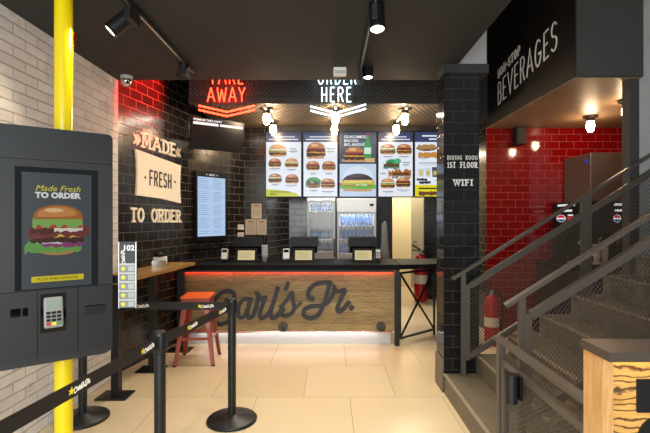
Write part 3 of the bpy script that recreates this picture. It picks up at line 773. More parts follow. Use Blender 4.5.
# ================================================================== FRIDGES
def bottle_mesh(body, n=10):
    m = MB()
    m.lathe([(.028, 0), (.031, .006), (.031, .125), (.024, .15), (.013, .168), (.012, .182)], (0, 0, 0), n, body)
    return m
def bottle_proto(body, label, group):
    t = thing('bottle', label, 'bottle', (0, 0, 0), 0, group)
    bottle_mesh(body).build('body', None, t)
    m = MB(); m.cyl((0, 0, .18), (0, 0, .20), .0145, n=10, mat=M['cap']); m.build('cap', None, t)
    m = MB(); m.cyl((0, 0, .05), (0, 0, .105), .0316, n=10, mat=paint('5d86bd'), caps=False); m.build('wrapper', None, t)
    return t
def fridge(x0, x1, y0, h, label, zs, header, gx):
    t = thing('drinks_fridge', label, 'fridge', ((x0 + x1) / 2, y0, 0))
    w = x1 - x0; d = .62
    m = MB()
    m.box(-w / 2, -w / 2 + .03, 0, d, .06, h, M['white']); m.box(w / 2 - .03, w / 2, 0, d, .06, h, M['white'])
    m.box(-w / 2 + .03, w / 2 - .03, 0, d, h - .04, h, M['white']); m.box(-w / 2 + .03, w / 2 - .03, 0, d, .06, .2, M['white'])
    m.box(-w / 2 + .03, w / 2 - .03, d - .03, d, .2, h - .04, M['white']); m.build('cabinet', None, t)
    for s in (-1, 1):
        m = MB(); m.box(s * (w / 2 - .07) - .025, s * (w / 2 - .07) + .025, .05, .12, 0, .06, M['blackplastic']); m.build('foot', None, t)
    zt = h - header
    m = MB(); m.box(-w / 2 + .035, w / 2 - .035, .05, .075, zt - .03, zt - .012, M['ledwhite']); m.build('light_strip', None, t)
    for z in zs:
        m = MB(); m.box(-w / 2 + .032, w / 2 - .032, .07, d - .04, z - .012, z, M['white']); m.build('shelf', None, t)
    m = MB(); fr = .035
    m.box(-w / 2, -w / 2 + fr, -.04, -.002, .2, zt, M['greyplastic']); m.box(w / 2 - fr, w / 2, -.04, -.002, .2, zt, M['greyplastic'])
    m.box(-w / 2 + fr, w / 2 - fr, -.04, -.002, zt - fr, zt, M['greyplastic']); m.box(-w / 2 + fr, w / 2 - fr, -.04, -.002, .2, .26, M['greyplastic'])
    dr = m.build('door', None, t)
    m = MB(); m.box(-w / 2 + fr, w / 2 - fr, -.024, -.018, .26, zt - fr, M['glass']); m.build('glass', None, dr)
    m = MB(); m.box(w / 2 - fr + .005, w / 2 - .008, -.065, -.04, .9, 1.2, M['blackplastic']); m.build('handle', None, dr)
    if header > .08:
        m = MB(); m.box(-w / 2, w / 2, -.045, -.001, zt + .005, h, M['white'], bev=.006); hd = m.build('header', None, t)
        m = MB(); m.box(w / 2 - .11, w / 2 - .045, -.048, -.045, zt + .11, zt + .145, M['blackgloss']); m.build('thermostat_display', None, hd)
    return t
F1 = ((307 - CX) * 7.3 / FPX, (335.3 - CX) * 7.3 / FPX); F2 = ((337 - CX) * 7.3 / FPX, (376 - CX) * 7.3 / FPX)
fridge(F1[0], F1[1], 7.3, 1.9, 'narrow white drinks fridge beside the tiled pier', (1.665, 1.19, .98, .6), .06, 0)
fridge(F2[0], F2[1], 7.3, 1.88, 'wider drinks fridge with plain white header, full of blue bottles', (1.42, 1.19, .95, .6), .235, 0)
def row(proto, x0, x1, y, z, n, label, group, used, sc=1.0):
    for k in range(n):
        o = proto if not used[0] else copy_tree(proto)
        used[0] = True
        o.location = (x0 + (x1 - x0) * (k + .5) / n, y, z); o['label'] = label; o['group'] = group
        o.scale = (sc, sc, sc)
pb = bottle_proto(M['blue'], '', ''); u = [False]
for z, nm in ((1.42, 'upper'), (1.19, 'second'), (.95, 'third')):
    row(pb, F2[0] + .05, F2[1] - .05, 7.44, z, 8, 'blue water bottle in the %s row of the wider white-headed fridge' % nm, 'blue bottles in the %s fridge row' % nm, u)
pd = bottle_proto(M['darkbottle'], '', ''); u = [False]
row(pd, F1[0] + .05, F1[1] - .05, 7.44, 1.665, 6, 'dark bottle on the top shelf of the narrow fridge', 'dark bottles on the narrow fridge top shelf', u, .72)
row(pd, F1[0] + .05, F1[1] - .05, 7.44, .98, 6, 'dark bottle on the lower shelf of the narrow fridge', 'dark bottles on the narrow fridge lower shelf', u, .95)
pg = bottle_proto(M['greenbottle'], '', ''); u = [False]
row(pg, F1[0] + .05, F1[1] - .05, 7.44, 1.19, 6, 'teal bottle on the middle shelf of the narrow fridge', 'teal bottles on the narrow fridge middle shelf', u, 1.0)

# grey cloth hung on the dark wall
t = thing('hanging_apron', 'grey cloth hanging from a hook on the dark wall beside the doorway', 'apron', (.935, 7.35, 0))
m = MB(); m.lathe([(.012, 1.50), (.035, 1.44), (.055, 1.3), (.07, 1.1), (.085, .95), (.095, .78)], (0, 0, 0), 12, M['greycloth'])
m.v = [(x + .012 * math.sin(z * 22 + x * 60), y * .32 - .034, z) for x, y, z in m.v]; m.build('cloth', None, t)
m = MB(); m.cyl((0, -.001, 1.51), (0, -.05, 1.52), .008, n=8, mat=M['chrome']); m.build('hook', None, t)
# corridor door leaf and extinguisher
t = thing('corridor_door', 'pale grey door leaf at the end of the lit corridor', 'door', (1.98, 9.745, 0))
m = MB(); m.box(-.13, .13, -.05, -.002, .01, 2.05, paint('a8a08c')); m.build('leaf', None, t)
m = MB(); m.cyl((-.09, -.05, 1.02), (-.09, -.09, 1.02), .012, n=8, mat=M['chrome']); m.bar((-.09, -.09, 1.02), (-.02, -.09, 1.02), .015, .018, M['chrome']); m.build('handle', None, t)
def extinguisher(loc, s, label):
    t = thing('fire_extinguisher', label, 'fire extinguisher', loc)
    m = MB(); m.lathe([(.07 * s, 0), (.075 * s, .02 * s), (.075 * s, .42 * s), (.055 * s, .5 * s), (.025 * s, .53 * s)], (0, 0, 0), 16, M['red']); m.build('cylinder', None, t)
    m = MB(); m.cyl((0, 0, .2 * s), (0, 0, .3 * s), .0757 * s, n=16, mat=paint('e3dccb'), caps=False); m.build('instruction_sticker', None, t)
    m = MB(); m.cyl((0, 0, .53 * s), (0, 0, .58 * s), .02 * s, n=10, mat=M['steel']); m.bar((0, 0, .58 * s), (-.1 * s, 0, .63 * s), .02 * s, .015 * s, M['blackplastic']); m.bar((0, 0, .575 * s), (-.1 * s, 0, .575 * s), .02 * s, .012 * s, M['blackplastic']); m.build('valve', None, t)
    m = MB(); m.tube(smooth([(.02 * s, 0, .56 * s), (.1 * s, -.01, .52 * s), (.11 * s, -.02, .35 * s), (.09 * s, -.02, .15 * s)]), .011 * s, 8, M['blackplastic']); m.build('hose', None, t)
    return t
extinguisher((1.715, 8.1, 0), 1.65, 'tall red fire extinguisher on the corridor floor by dark tiled wall')
extinguisher((1.99, 5.3, .0), 1.15, 'red fire extinguisher standing behind the column and stair railing')

# ================================================================== NEON SIGNS
def neon(rows, chev, label, core, y, cxp, gx):
    t = thing('neon_sign', label, 'neon sign', ((cxp - CX) * y / FPX, y, 2.9))
    bx, bz = (cxp - CX) * y / FPX, 2.9
    for txt, px0, px1, py0, py1 in rows:
        a = P(px0, py1, y); c = P(px1, py0, y)
        m = MB()
        for pts, w in caps(txt, a[0] - bx, c[0] - bx, a[2] - bz, c[2] - bz, .016, False, .3):
            m.tube([(x, 0, z) for x, z in pts], .0065, 6, core)
        m.build('tube_lettering', None, t)
    for dz in (0, 1):
        m = MB(); pts = []
        for px, py in chev: q = P(px, py + dz * 4.2, y); pts.append((q[0] - bx, 0, q[2] - bz))
        m.tube(pts, .010, 6, core); m.build('tube_chevron', None, t)
    m = MB()
    for gxp in gx:
        q = P(gxp, 0, y)[0] - bx
        m.cyl((q, 0, .02), (q, .06, .02), .006, n=6, mat=M['blackmetal']); m.cyl((q, 0, .50), (q, .075, .50), .006, n=6, mat=M['blackmetal'])
        m.cyl((q, .004, -.05), (q, .004, .52), .005, n=6, mat=M['blackmetal'])
    m.build('support_rod', None, t)
NY = 5.05
neon([('TAKE', 209, 244, 67, 84.5), ('AWAY', 206.8, 245.6, 86.8, 102.3)], [(198.7, 105.6), (227, 112), (255, 105.6)],
     'red neon TAKE AWAY sign with chevron hung under the ceiling edge', M['neon_red'], NY, 227, (210, 244))
neon([('ORDER', 317, 357, 67, 84.8), ('HERE', 320.5, 352, 86.8, 102.3)], [(310.5, 106.4), (336.5, 113), (365.8, 104.5)],
     'white neon ORDER HERE sign with chevron hung under the ceiling edge', M['neon_white'], NY, 337, (319, 355))

# ================================================================== LAMPS
def cage_lamp(x, y, z, label, group, first=[None]):
    t = thing('ceiling_lamp', label, 'lamp', (x, y, z), 0, group)
    m = MB(); m.cyl((0, 0, 0), (0, 0, -.022), .085, .08, 20, M['trimmetal']); m.build('ceiling_rose', None, t)
    m = MB(); m.cyl((0, 0, -.022), (0, 0, -.065), .042, .047, 16, M['trimmetal']); m.build('socket', None, t)
    m = MB(); m.lathe([(.034, -.066), (.042, -.09), (.044, -.13), (.038, -.165), (.024, -.19), (.006, -.197)], (0, 0, 0), 12, M['bulb']); m.build('glass_shade', None, t)
    return t
for x, nm in ((-.77, 'left pair, beside red neon sign'), (.08, 'middle pair, behind white neon sign'), (.94, 'right pair, nearest the column')):
    cage_lamp(x, 5.36, 2.9, 'lit jar lamp under the perforated ceiling, front lamp of ' + nm, 'jar lamps over the counter')
    cage_lamp(x - .005, 6.02, 2.9, 'lit jar lamp under the perforated ceiling, rear lamp of ' + nm, 'jar lamps over the counter')
    t = MB(); t.cyl((x, 5.19, 2.882), (x, 5.275, 2.882), .018, n=10, mat=M['white']); t.cyl((x, 5.446, 2.882), (x, 5.934, 2.882), .018, n=10, mat=M['white'])
    tag(t.build('conduit'), 'bright conduit pipe feeding the lamps of the ' + nm, 'conduit', 'lamp conduits')
cage_lamp(3.17, 5.25, 2.779 + .008, 'lit jar lamp under the brown niche ceiling, nearer the red wall', 'jar lamps in the niche')
cage_lamp(3.12, 4.54, 2.787, 'lit jar lamp under the brown niche ceiling, partly behind the grey post', 'jar lamps in the niche')

def aim(o, target):
    o.rotation_euler = (Vector(target) - Vector(o.location)).to_track_quat('-Z', 'Y').to_euler()
def spot(name, loc, target, power, ang=70, blend=.6, col=(1, .80, .55), r=.04):
    l = bpy.data.lights.new(name, 'SPOT'); l.energy = power; l.spot_size = math.radians(ang); l.spot_blend = blend; l.color = col; l.shadow_soft_size = r
    o = bpy.data.objects.new(name, l); C.objects.link(o); o.location = loc; aim(o, target); return o
def area(name, loc, target, power, sx, sy, col):
    l = bpy.data.lights.new(name, 'AREA'); l.shape = 'RECTANGLE'; l.size = sx; l.size_y = sy; l.energy = power; l.color = col
    o = bpy.data.objects.new(name, l); C.objects.link(o); o.location = loc; aim(o, target); return o
def point(name, loc, power, col, r=.05):
    l = bpy.data.lights.new(name, 'POINT'); l.energy = power; l.color = col; l.shadow_soft_size = r
    o = bpy.data.objects.new(name, l); C.objects.link(o); o.location = loc; return o

def spot_head(centre, direction, label, power, ang, track_x, L=.15, R=.048):
    """black cylinder lamp on an adapter under the track"""
    d = Vector(direction).normalized(); c = Vector(centre)
    t = thing('spotlight', label, 'spotlight', (track_x, c.y, 2.885), 0, 'track spotlights')
    off = Vector((track_x, c.y, 2.885))
    m = MB(); m.box(-.02, .02, -.07, .07, -.10, .0, M['blackmetal'], bev=.004); m.build('adapter', None, t)
    m = MB(); m.cyl(Vector((0, 0, -.05)), c - off - d * (L * .1), .012, n=8, mat=M['blackmetal']); m.build('arm', None, t)
    a = c - off - d * L / 2; bq = c - off + d * L / 2
    m = MB(); m.cyl(a, bq, R, n=24, mat=M['blackmetal'], caps=False); m.cyl(a, a - d * .004, R, R * .9, 24, M['blackmetal']); m.cyl(bq - d * .02, bq - d * .018, R * .95, n=24, mat=M['blackmetal']); m.build('can', None, t)
    m = MB(); m.cyl(bq - d * .015, bq - d * .006, R * .86, n=20, mat=M['spotlens']); m.build('lens', None, t)
    m = MB()
    prof = []
    q = d.to_track_quat('Z', 'Y').to_matrix().to_4x4(); q.translation = bq
    m.lathe([(R * .9, -.012), (R * .9, .003), (R * 1.03, .003), (R * 1.03, -.012), (R * .9, -.012)], (0, 0, 0), 24, M['blackmetal'], q); m.f = m.f[:-2]; m.mi = m.mi[:-2]; m.sm = m.sm[:-2]
    m.build('bezel', None, t)
    spot('spot_beam', tuple(c + d * (L / 2 + .03)), tuple(c + d * 3), power, ang)
def track(x, y0, y1, label):
    t = thing('lighting_track', label, 'lighting track', (x, (y0 + y1) / 2, 2.92))
    m = MB(); m.box(-.018, .018, y0 - (y0 + y1) / 2, y1 - (y0 + y1) / 2, -.035, -.001, M['blackmetal']); m.build('rail', None, t)
    m = MB(); m.box(-.005, .005, y0 - (y0 + y1) / 2 + .02, y1 - (y0 + y1) / 2 - .02, -.0365, -.035, M['steel']); m.build('contact_strip', None, t)
    return t
track(-1.25, 1.6, 4.0, 'black lighting track above the self-order kiosk side')
track(.285, 1.6, 4.1, 'black lighting track along the middle of the ceiling')
spot_head(P(119, 24, 2.75), (-.62, -.25, -.7), 'black track spotlight with lit lens turned to the white brick wall', 20, 80, -1.25)
spot_head(P(183, 70, 3.78), (-.45, .72, -.52), 'black track spotlight aimed at the MADE FRESH lettering', 24, 70, -1.25, .13, .045)
spot_head(P(377, 17, 2.75), (0, -.22, -1), 'black downlight can on the middle track, nearer the front', 40, 95, .285, .18, .05)
spot_head(P(368, 70, 3.95), (0, -.15, -1), 'black downlight can on the middle track, by the ceiling edge', 40, 95, .285, .15, .045)

t = thing('emergency_light', 'small white box light on the black ceiling above ORDER HERE', 'emergency light', (.10, 3.95, 2.92))
m = MB(); m.box(-.058, .058, -.03, .03, -.075, 0, M['white'], bev=.008); m.build('housing', None, t)
m = MB(); m.box(-.05, .05, -.0315, -.03, -.065, -.03, M['greyplastic']); m.build('diffuser', None, t)
t = thing('security_camera', 'grey dome camera where the brick wall meets the ceiling edge', 'camera', (-1.955, 4.18, 2.92))
m = MB(); m.cyl((0, 0, 0), (0, 0, -.03), .055, n=20, mat=M['greyplastic']); m.build('base', None, t)
m = MB(); m.lathe([(.048, -.03), (.05, -.05), (.042, -.08), (.025, -.1), (.006, -.107)], (0, 0, 0), 16, M['chrome']); m.build('dome', None, t)
m = MB(); m.cyl((.02, -.03, -.07), (.03, -.05, -.075), .016, n=10, mat=M['blackgloss']); m.build('lens', None, t)
t = thing('alarm_sounder', 'red alarm sounder on the ceiling behind the yellow pole', 'alarm', (-1.905, 3.2, 2.92))
m = MB(); m.cyl((0, 0, 0), (0, 0, -.05), .035, n=16, mat=M['red']); m.build('base', None, t)
m = MB(); m.lathe([(.028, -.05), (.028, -.1), (.016, -.12), (.004, -.124)], (0, 0, 0), 14, M['red']); m.build('beacon', None, t)

# ================================================================== KIOSK AND POLE
t = thing('pole', 'bright yellow round pole from floor to ceiling behind the kiosk', 'pole', (-1.612, 2.63, 0))
m = MB(); m.cyl((0, 0, 0.012), (0, 0, 2.915), .05, n=28, mat=M['yellow']); m.build('shaft', None, t)
m = MB(); m.cyl((0, 0, 0), (0, 0, .012), .09, n=28, mat=M['yellow']); m.build('floor_flange', None, t)

KR = math.atan2(.61, .79)
t = thing('ordering_kiosk', 'dark grey self-order kiosk with burger screen on the yellow pole', 'kiosk', (-1.529, 2.423, .765), KR)
m = MB()
def rrect(x0, x1, z0, z1, r, n=5):
    return (arc(x1 - r, z1 - r, r, r, 0, 90, n) + arc(x0 + r, z1 - r, r, r, 90, 180, n) + arc(x0 + r, z0 + r, r, r, 180, 270, n) + arc(x1 - r, z0 + r, r, r, 270, 360, n))
m.poly(rrect(-.292, .292, -.022, 1.285, .05), .008, .14, M['kiosk'])
body = m.build('body', None, t)
m = MB(); m.poly(rrect(-.29, .29, 1.105, 1.283, .03), -.004, .008, M['kiosk']); m.build('header_panel', None, t)
m = MB()
fr = [(-.29, -.186, .391, 1.102), (.212, .29, .391, 1.102), (-.186, .212, 1.063, 1.102)]
for x0, x1, z0, z1 in fr: m.box(x0, x1, -.004, .008, z0, z1, M['kiosk'])
m.build('front_frame', None, t)
m = MB(); m.box(-.186, .212,   .0, .008, .392, 1.063, M['blackgloss']); sc = m.build('screen', None, t)
f = Flat(.62); w = .34
cx = .012
f.rect(cx - .168, cx + .165, .398, 1.035, '4d5357')
f.text('Made Fresh', cx, .935, .046, 'f0e43c', align='CENTER', shear=.3, bold=0)
f.text('TO ORDER', cx, .897, .043, 'f4f4f2', align='CENTER', bold=.0022)
f.ell(cx, .612, .10, .035, 'b98a52', 180, 360, 10)
f.wavy(cx - .02, .625, .27, .03, '6aa64a', n=16, amp=.9); f.wavy(cx + .02, .645, .20, .026, '8a3f72', n=12, amp=.6); f.wavy(cx - .04, .652, .12, .014, 'd7cfe0', n=8)
f.wavy(cx, .672, .255, .04, '46281a', n=18, amp=.35); f.wavy(cx + .01, .692, .22, .016, 'e3b84a', n=10, amp=.9)
f.wavy(cx + .005, .712, .29, .03, '7a3630', n=20, amp=1.0); f.wavy(cx - .07, .722, .12, .026, '55281f', n=9, amp=.7); f.wavy(cx + .05, .724, .14, .016, 'e9e2d0', n=9, amp=.8)
f.wavy(cx, .746, .235, .024, 'b54034', n=12, amp=.5); f.wavy(cx, .766, .24, .03, '86b457', n=20, amp=1.0)
f.add(smooth([(cx - .118, .778), (cx - .11, .815), (cx - .07, .846), (cx, .858), (cx + .075, .845), (cx + .115, .812), (cx + .12, .778)]), 'b06a2b')
f.add(smooth([(cx - .1, .792), (cx - .085, .825), (cx - .03, .846), (cx + .05, .842), (cx + .09, .815), (cx + .07, .797), (cx - .02, .79)]), 'd28f49'); f.ell(cx - .02, .828, .045, .012, 'eec68e')
f.rect(cx - .125, cx + .125, .432, .464, 'e8d320'); f.text('PULSE PARA EMPEZAR', cx, .441, .02, '3a3410', align='CENTER')
f.build('picture', sc)
m = MB()
for x0, x1 in ((-.288, -.088), (-.082, .105), (.111, .288)): m.box(x0, x1, -.002, .008, .022, .386, M['kiosk2'])
m.build('lower_panel', None, t)
m = MB(); m.box(-.072, .05, -.0032, -.002, .15, .365, M['blackgloss']); bay = m.build('reader_bay', None, t)
mt = Matrix.Translation((-.012, -.012, .262)) @ Matrix.Rotation(-.2, 4, 'X')
m = MB(); m.box(-.046, .046, -.015, .012, -.085, .085, paint('8d8f8a', .4), mt, .01); rd = m.build('card_reader', None, t)
m = MB(); m.box(-.034, .034, -.017, -.0152, .02, .065, paint('7f8f86'), mt); m.build('display', None, rd)
m = MB()
for i in range(3):
    for j in range(4): m.box(-.035 + i * .025, -.015 + i * .025, -.019, -.0152, -.07 + j * .02, -.056 + j * .02, M['blackplastic'] if j else (M['red'], M['yellow'], paint('3f8a4a'))[i], mt)
m.build('keypad', None, rd)
m = MB(); m.box(-.205, -.16, -.004, -.002, .255, .30, M['blackgloss']); m.box(-.152, -.128, -.004, -.002, .255, .30, M['blackgloss']); m.build('barcode_scanner', None, t)
m = MB(); m.box(.135, .26, -.004, -.002, .215, .285, M['kiosk']); m.box(.142, .253, -.006, -.004, .22, .262, M['blackmetal']); m.box(.142, .253, -.005, -.004, .266, .278, M['blackgloss']); m.build('receipt_slot', None, t)
m = MB(); m.box(-.06, .17, .14, .163, .25, 1.1, M['blackmetal']); m.build('mounting_bracket', None, t)

# ================================================================== SHELF, RACK AND STOOL ON THE LEFT
t = thing('wall_shelf', 'oak bar shelf on black steel posts along the tiled wall', 'bar shelf', (-1.9, 4.4, 0))
o_ = Vector((-1.9, 4.4, 0))
def top_at(y): return -2.1 + max(0, (y - 4.31)) * .2015
zs0, zs1 = .985, 1.02
m = MB(); y0, y1 = 3.66, 5.2
pl = [(-2.08, 3.66), (-1.775, 3.66), (-1.605, 5.2), (-1.905, 5.2), (-2.075, 4.35)]
vs = [(x + 1.9, y - 4.4, zs0) for x, y in pl] + [(x + 1.9, y - 4.4, zs1) for x, y in pl]
n = len(pl); m.add(vs, [tuple(range(n))[::-1], tuple(range(n, 2 * n))] + [(k, (k + 1) % n, n + (k + 1) % n, n + k) for k in range(n)], M['shelf_wood']); m.build('board', None, t)
for x, y in ((-1.85, 3.77), (-1.80, 4.42), (-1.735, 5.08)):
    m = MB(); m.box(x + 1.9 - .033, x + 1.9 + .033, y - 4.4 - .033, y - 4.4 + .033, .012, zs0, M['blackmetal']); lg = m.build('post', None, t)
    m = MB(); m.box(x + 1.9 - .14, x + 1.9 + .12, y - 4.4 - .10, y - 4.4 + .10, 0, .012, M['blackmetal']); m.build('foot_plate', None, lg)
# table-number rack on the kiosk's right side
t = thing('number_rack', 'narrow rack card headed 102 with yellow stars on the kiosk side', 'number rack', (-1.232, 2.655, 1.0), .12)
w2 = .052; hh = .405
m = MB(); m.box(-w2, w2, -.008, .004, 0, hh, M['blackplastic']); m.box(w2 - .004, w2, -.014, -.008, 0, hh, M['steel']); m.box(-w2, -w2 + .004, -.014, -.008, 0, hh, M['steel']); m.build('backboard', None, t)
m = MB(); m.box(-w2 + .004, w2 - .004, -.0086, -.008, .27, hh, paint('343c40')); text(m, '102', .006, .352, .046, y0=-.0092, depth=.001, mat=M['white'], bold=.0015, align='CENTER')
m.strokes([([(-.028 - z, .272 + x) for x, z in p], ww) for p, ww in script_logo(0, 0, .026)], -.0098, -.0088, M['white']); m.build('heading', None, t)
for k in range(5):
    z = .004 + k * .054
    m = MB(); m.box(-w2 + .005, w2 - .005, -.013, -.008, z, z + .042, paint('7d8a8c')); m.box(-w2 + .005, w2 - .005, -.015, -.008, z + .042, z + .053, M['greyplastic']); sl = m.build('slot_card', None, t)
    m = MB(); m.poly(star(-.024, z + .021, .018)[::-1], -.0145, -.013, M['yellow']); m.build('star', None, sl)
    m = MB(); m.box(.004, .042, -.0145, -.013, z + .006, z + .037, paint('a9b0b0')); m.build('tag', None, sl)
m = MB(); m.box(-.11, .0, .004, .016, .15, .2, M['blackmetal']); m.build('clip', None, t)
# napkin holder
t = thing('napkin_holder', 'black and chrome napkin holder on the oak bar shelf', 'napkin holder', (-1.84, 4.72, 1.02), .2)
m = MB(); m.box(-.075, .075, -.06, .06, 0, .012, M['chrome']); m.box(-.075, .075, -.06, -.052, .012, .07, M['chrome']); m.box(-.075, .075, .052, .06, .012, .12, M['blackplastic']); m.build('tray', None, t)
m = MB(); m.box(-.065, .065, -.05, .05, .013, .11, M['white'], bev=.006); m.build('napkins', None, t)
m = MB(); m.lathe([(.06, .112), (.058, .135), (.04, .155), (.012, .165)], (-.01, 0, 0), 16, M['blackplastic']); m.build('lid', None, t)

t = thing('bar_stool', 'orange metal bar stool with splayed legs before the plank counter', 'stool', (-1.425, 4.72, 0), .08)
m = MB(); m.box(-.155, .155, -.155, .155, .695, .72, M['orangeseat'], bev=.01); m.build('seat', None, t)
m = MB()
for s in (-1, 1):
    m.box(-.145, .145, s * .142 - .004, s * .142 + .004, .66, .697, M['orange']); m.box(s * .142 - .004, s * .142 + .004, -.145, .145, .66, .697, M['orange'])
m.build('apron', None, t)
for sx in (-1, 1):
    for sy in (-1, 1):
        m = MB()
        a = Vector((sx * .13, sy * .13, .69)); bq = Vector((sx * .205, sy * .205, .012))
        for dx, dy in ((0, 1), (1, 0)):
            m.hexa([(bq.x - .004 - (.03 * dx if sx > 0 else 0), bq.y - .004 - (.03 * dy if sy > 0 else 0), bq.z), (bq.x + .004 + (.03 * dx if sx < 0 else 0), bq.y - .004 - (.03 * dy if sy > 0 else 0), bq.z),
                    (bq.x + .004 + (.03 * dx if sx < 0 else 0), bq.y + .004 + (.03 * dy if sy < 0 else 0), bq.z), (bq.x - .004 - (.03 * dx if sx > 0 else 0), bq.y + .004 + (.03 * dy if sy < 0 else 0), bq.z),
                    (a.x - .004 - (.05 * dx if sx > 0 else 0), a.y - .004 - (.05 * dy if sy > 0 else 0), a.z), (a.x + .004 + (.05 * dx if sx < 0 else 0), a.y - .004 - (.05 * dy if sy > 0 else 0), a.z),
                    (a.x + .004 + (.05 * dx if sx < 0 else 0), a.y + .004 + (.05 * dy if sy < 0 else 0), a.z), (a.x - .004 - (.05 * dx if sx > 0 else 0), a.y + .004 + (.05 * dy if sy < 0 else 0), a.z)], M['orange'])
        lg = m.build('leg', None, t)
        m = MB(); m.cyl((bq.x - sx * .008, bq.y - sy * .008, 0), (bq.x - sx * .008, bq.y - sy * .008, .014), .018, n=10, mat=M['blackplastic']); m.build('rubber_foot', None, lg)
k = .178
for p, q in (((-k, -k), (k, -k)), ((k, -k), (k, k)), ((k, k), (-k, k)), ((-k, k), (-k, -k))):
    m = MB(); m.bar((p[0], p[1], .28), (q[0], q[1], .28), .008, .028, M['orange']); m.build('footrest', None, t)

# ================================================================== STANCHIONS
def belt(parent, a, b, z0, z1, logos, base):
    """webbing from a to b (world x,y) with printed marks; logos = distances from a"""
    a, b = Vector(a), Vector(b); d = b - a; L = d.length
    m = MB(); m.box(0, L, -.0015, .0015, z0, z1, M['beltm'])
    o = m.build('belt', None, parent, (a.x - base[0], a.y - base[1], 0), math.atan2(d.y, d.x))
    zc = (z0 + z1) / 2
    for s in logos:
        m = MB(); m.poly(star(s + .012, zc - .002, .017, .2)[::-1], -.0026, -.0015, M['yellow'])
        m.strokes(script_logo(s + .026, zc, .03), -.0028, -.0015, M['white'])
        m.build('printed_logo', None, o)
def stanchion(x, y, label, h=.93, r=.034, rb=.19):
    t = thing('barrier_post', label, 'barrier post', (x, y, 0), 0, 'black belt barrier posts')
    m = MB(); m.lathe([(rb, 0), (rb, .014), (rb - .01, .024), (.06, .034), (.045, .05)], (0, 0, 0), 40, M['blackmetal']); m.build('base', None, t)
    m = MB(); m.cyl((0, 0, .034), (0, 0, h - .12), r * .9, n=24, mat=M['blackmetal']); m.build('pole', None, t)
    m = MB(); m.lathe([(r, h - .12), (r * 1.04, h - .115), (r * 1.04, h - .006), (r * .95, h)], (0, 0, 0), 24, M['blackmetal']); hd = m.build('belt_head', None, t)
    m = MB(); m.cyl((0, 0, h), (0, 0, h + .003), r * .8, n=20, mat=M['trimmetal']); m.build('cap', None, hd)
    for k in range(4):
        a = k * PI / 2; m = MB(); m.box(-.011, .011, -.006, .004, h - .095, h - .02, M['blackplastic'], Matrix.Rotation(a, 4, 'Z') @ Matrix.Translation((0, -r * 1.04, 0))); m.build('belt_clip', None, hd)
    return t
S1, S2, S3 = (-.925, 2.37), (-.744, 3.32), (-1.90, 3.34)
s1 = stanchion(*S1, 'black barrier post nearest the camera with belts to both sides')
s2 = stanchion(*S2, 'black barrier post standing before the plank counter, round base in view')
s3 = stanchion(*S3, 'black barrier post by the white brick wall behind the yellow pole')
bz0, bz1 = .845, .905
dv = Vector((S2[0] - S1[0], S2[1] - S1[1])).normalized() * .036
belt(s1, (S1[0] + dv.x, S1[1] + dv.y), (S2[0] - dv.x, S2[1] - dv.y), bz0, bz1, (.26, .70), S1)
belt(s2, (S3[0] + .036, S3[1]), (S2[0] - .036, S2[1]), bz0, bz1, (.36, .86), S2)
E = (-1.165, .4); dv = Vector((E[0] - S1[0], E[1] - S1[1])).normalized() * .036
LB = math.hypot(E[0] - S1[0], E[1] - S1[1]) - .036
belt(s1, (E[0], E[1]), (S1[0] + dv.x, S1[1] + dv.y), bz0, bz1, (LB - .15, LB - .66, LB - 1.17), S1)

# ================================================================== STAIRS
t = thing('staircase', 'brown-grey tiled staircase climbing to the right between two railings', 'staircase', (1.02, 3.2, 0))
SX, SR, ST = 1.02, .175, .28
YB, YF_ = 3.826, 2.58
for k in range(9):
    x0 = k * ST; x1 = 9 * ST
    m = MB(); m.box(x0, x1 if k < 8 else x1 + .03, YF_ - 3.2, YB - 3.2, SR * k, SR * (k + 1) - .02, M['stair']); sp = m.build('step', None, t)
    m = MB(); m.box(x0 - .008, x1 if k == 8 else x0 + ST + .0, YF_ - .006 - 3.2, YB - 3.2, SR * (k + 1) - .02, SR * (k + 1), M['stair']); tr = m.build('tread', None, sp)
    m = MB(); m.box(x0 - .010, x0 + .012, YF_ - .007 - 3.2, YB - 3.2, SR * (k + 1) - .012, SR * (k + 1) + .0015, M['nosing']); m.build('nosing', None, sp)
SKM = MB(); SKM.box(1.005, 1.02, 3.846, 4.1, 0, .29, M['stair']); struct(SKM.build('baseboard_column'))

def rail_mesh(x0, x1, zlo, zhi, slope, m, y, cw=.026, ch=.036, tw=.003, mat=None):
    """diamond mesh filling the slanted panel between zlo + slope*(x-x0) and zhi + slope*(x-x0)"""
    k = ch / cw
    for sg in (1, -1):
        a = sg * k * 1.0
        # lines z = c + a*x' clipped to the slanted band, x' = x - x0 ; band variable q = z - slope*x'
        A = a - slope; W = x1 - x0
        c0 = min(zlo, zlo - A * W); c1 = max(zhi, zhi - A * W)
        c = math.floor(c0 / ch) * ch
        while c < c1:
            lo, hi = 0.0, W
            if abs(A) > 1e-6:
                s0, s1_ = (zlo - c) / A, (zhi - c) / A
                if s0 > s1_: s0, s1_ = s1_, s0
                lo, hi = max(lo, s0), min(hi, s1_)
            elif not (zlo < c < zhi): lo, hi = 1, 0
            if hi - lo > .004:
                m.bar((x0 + lo, y, c + a * lo), (x0 + hi, y, c + a * hi), .003, tw, mat)
            c += ch
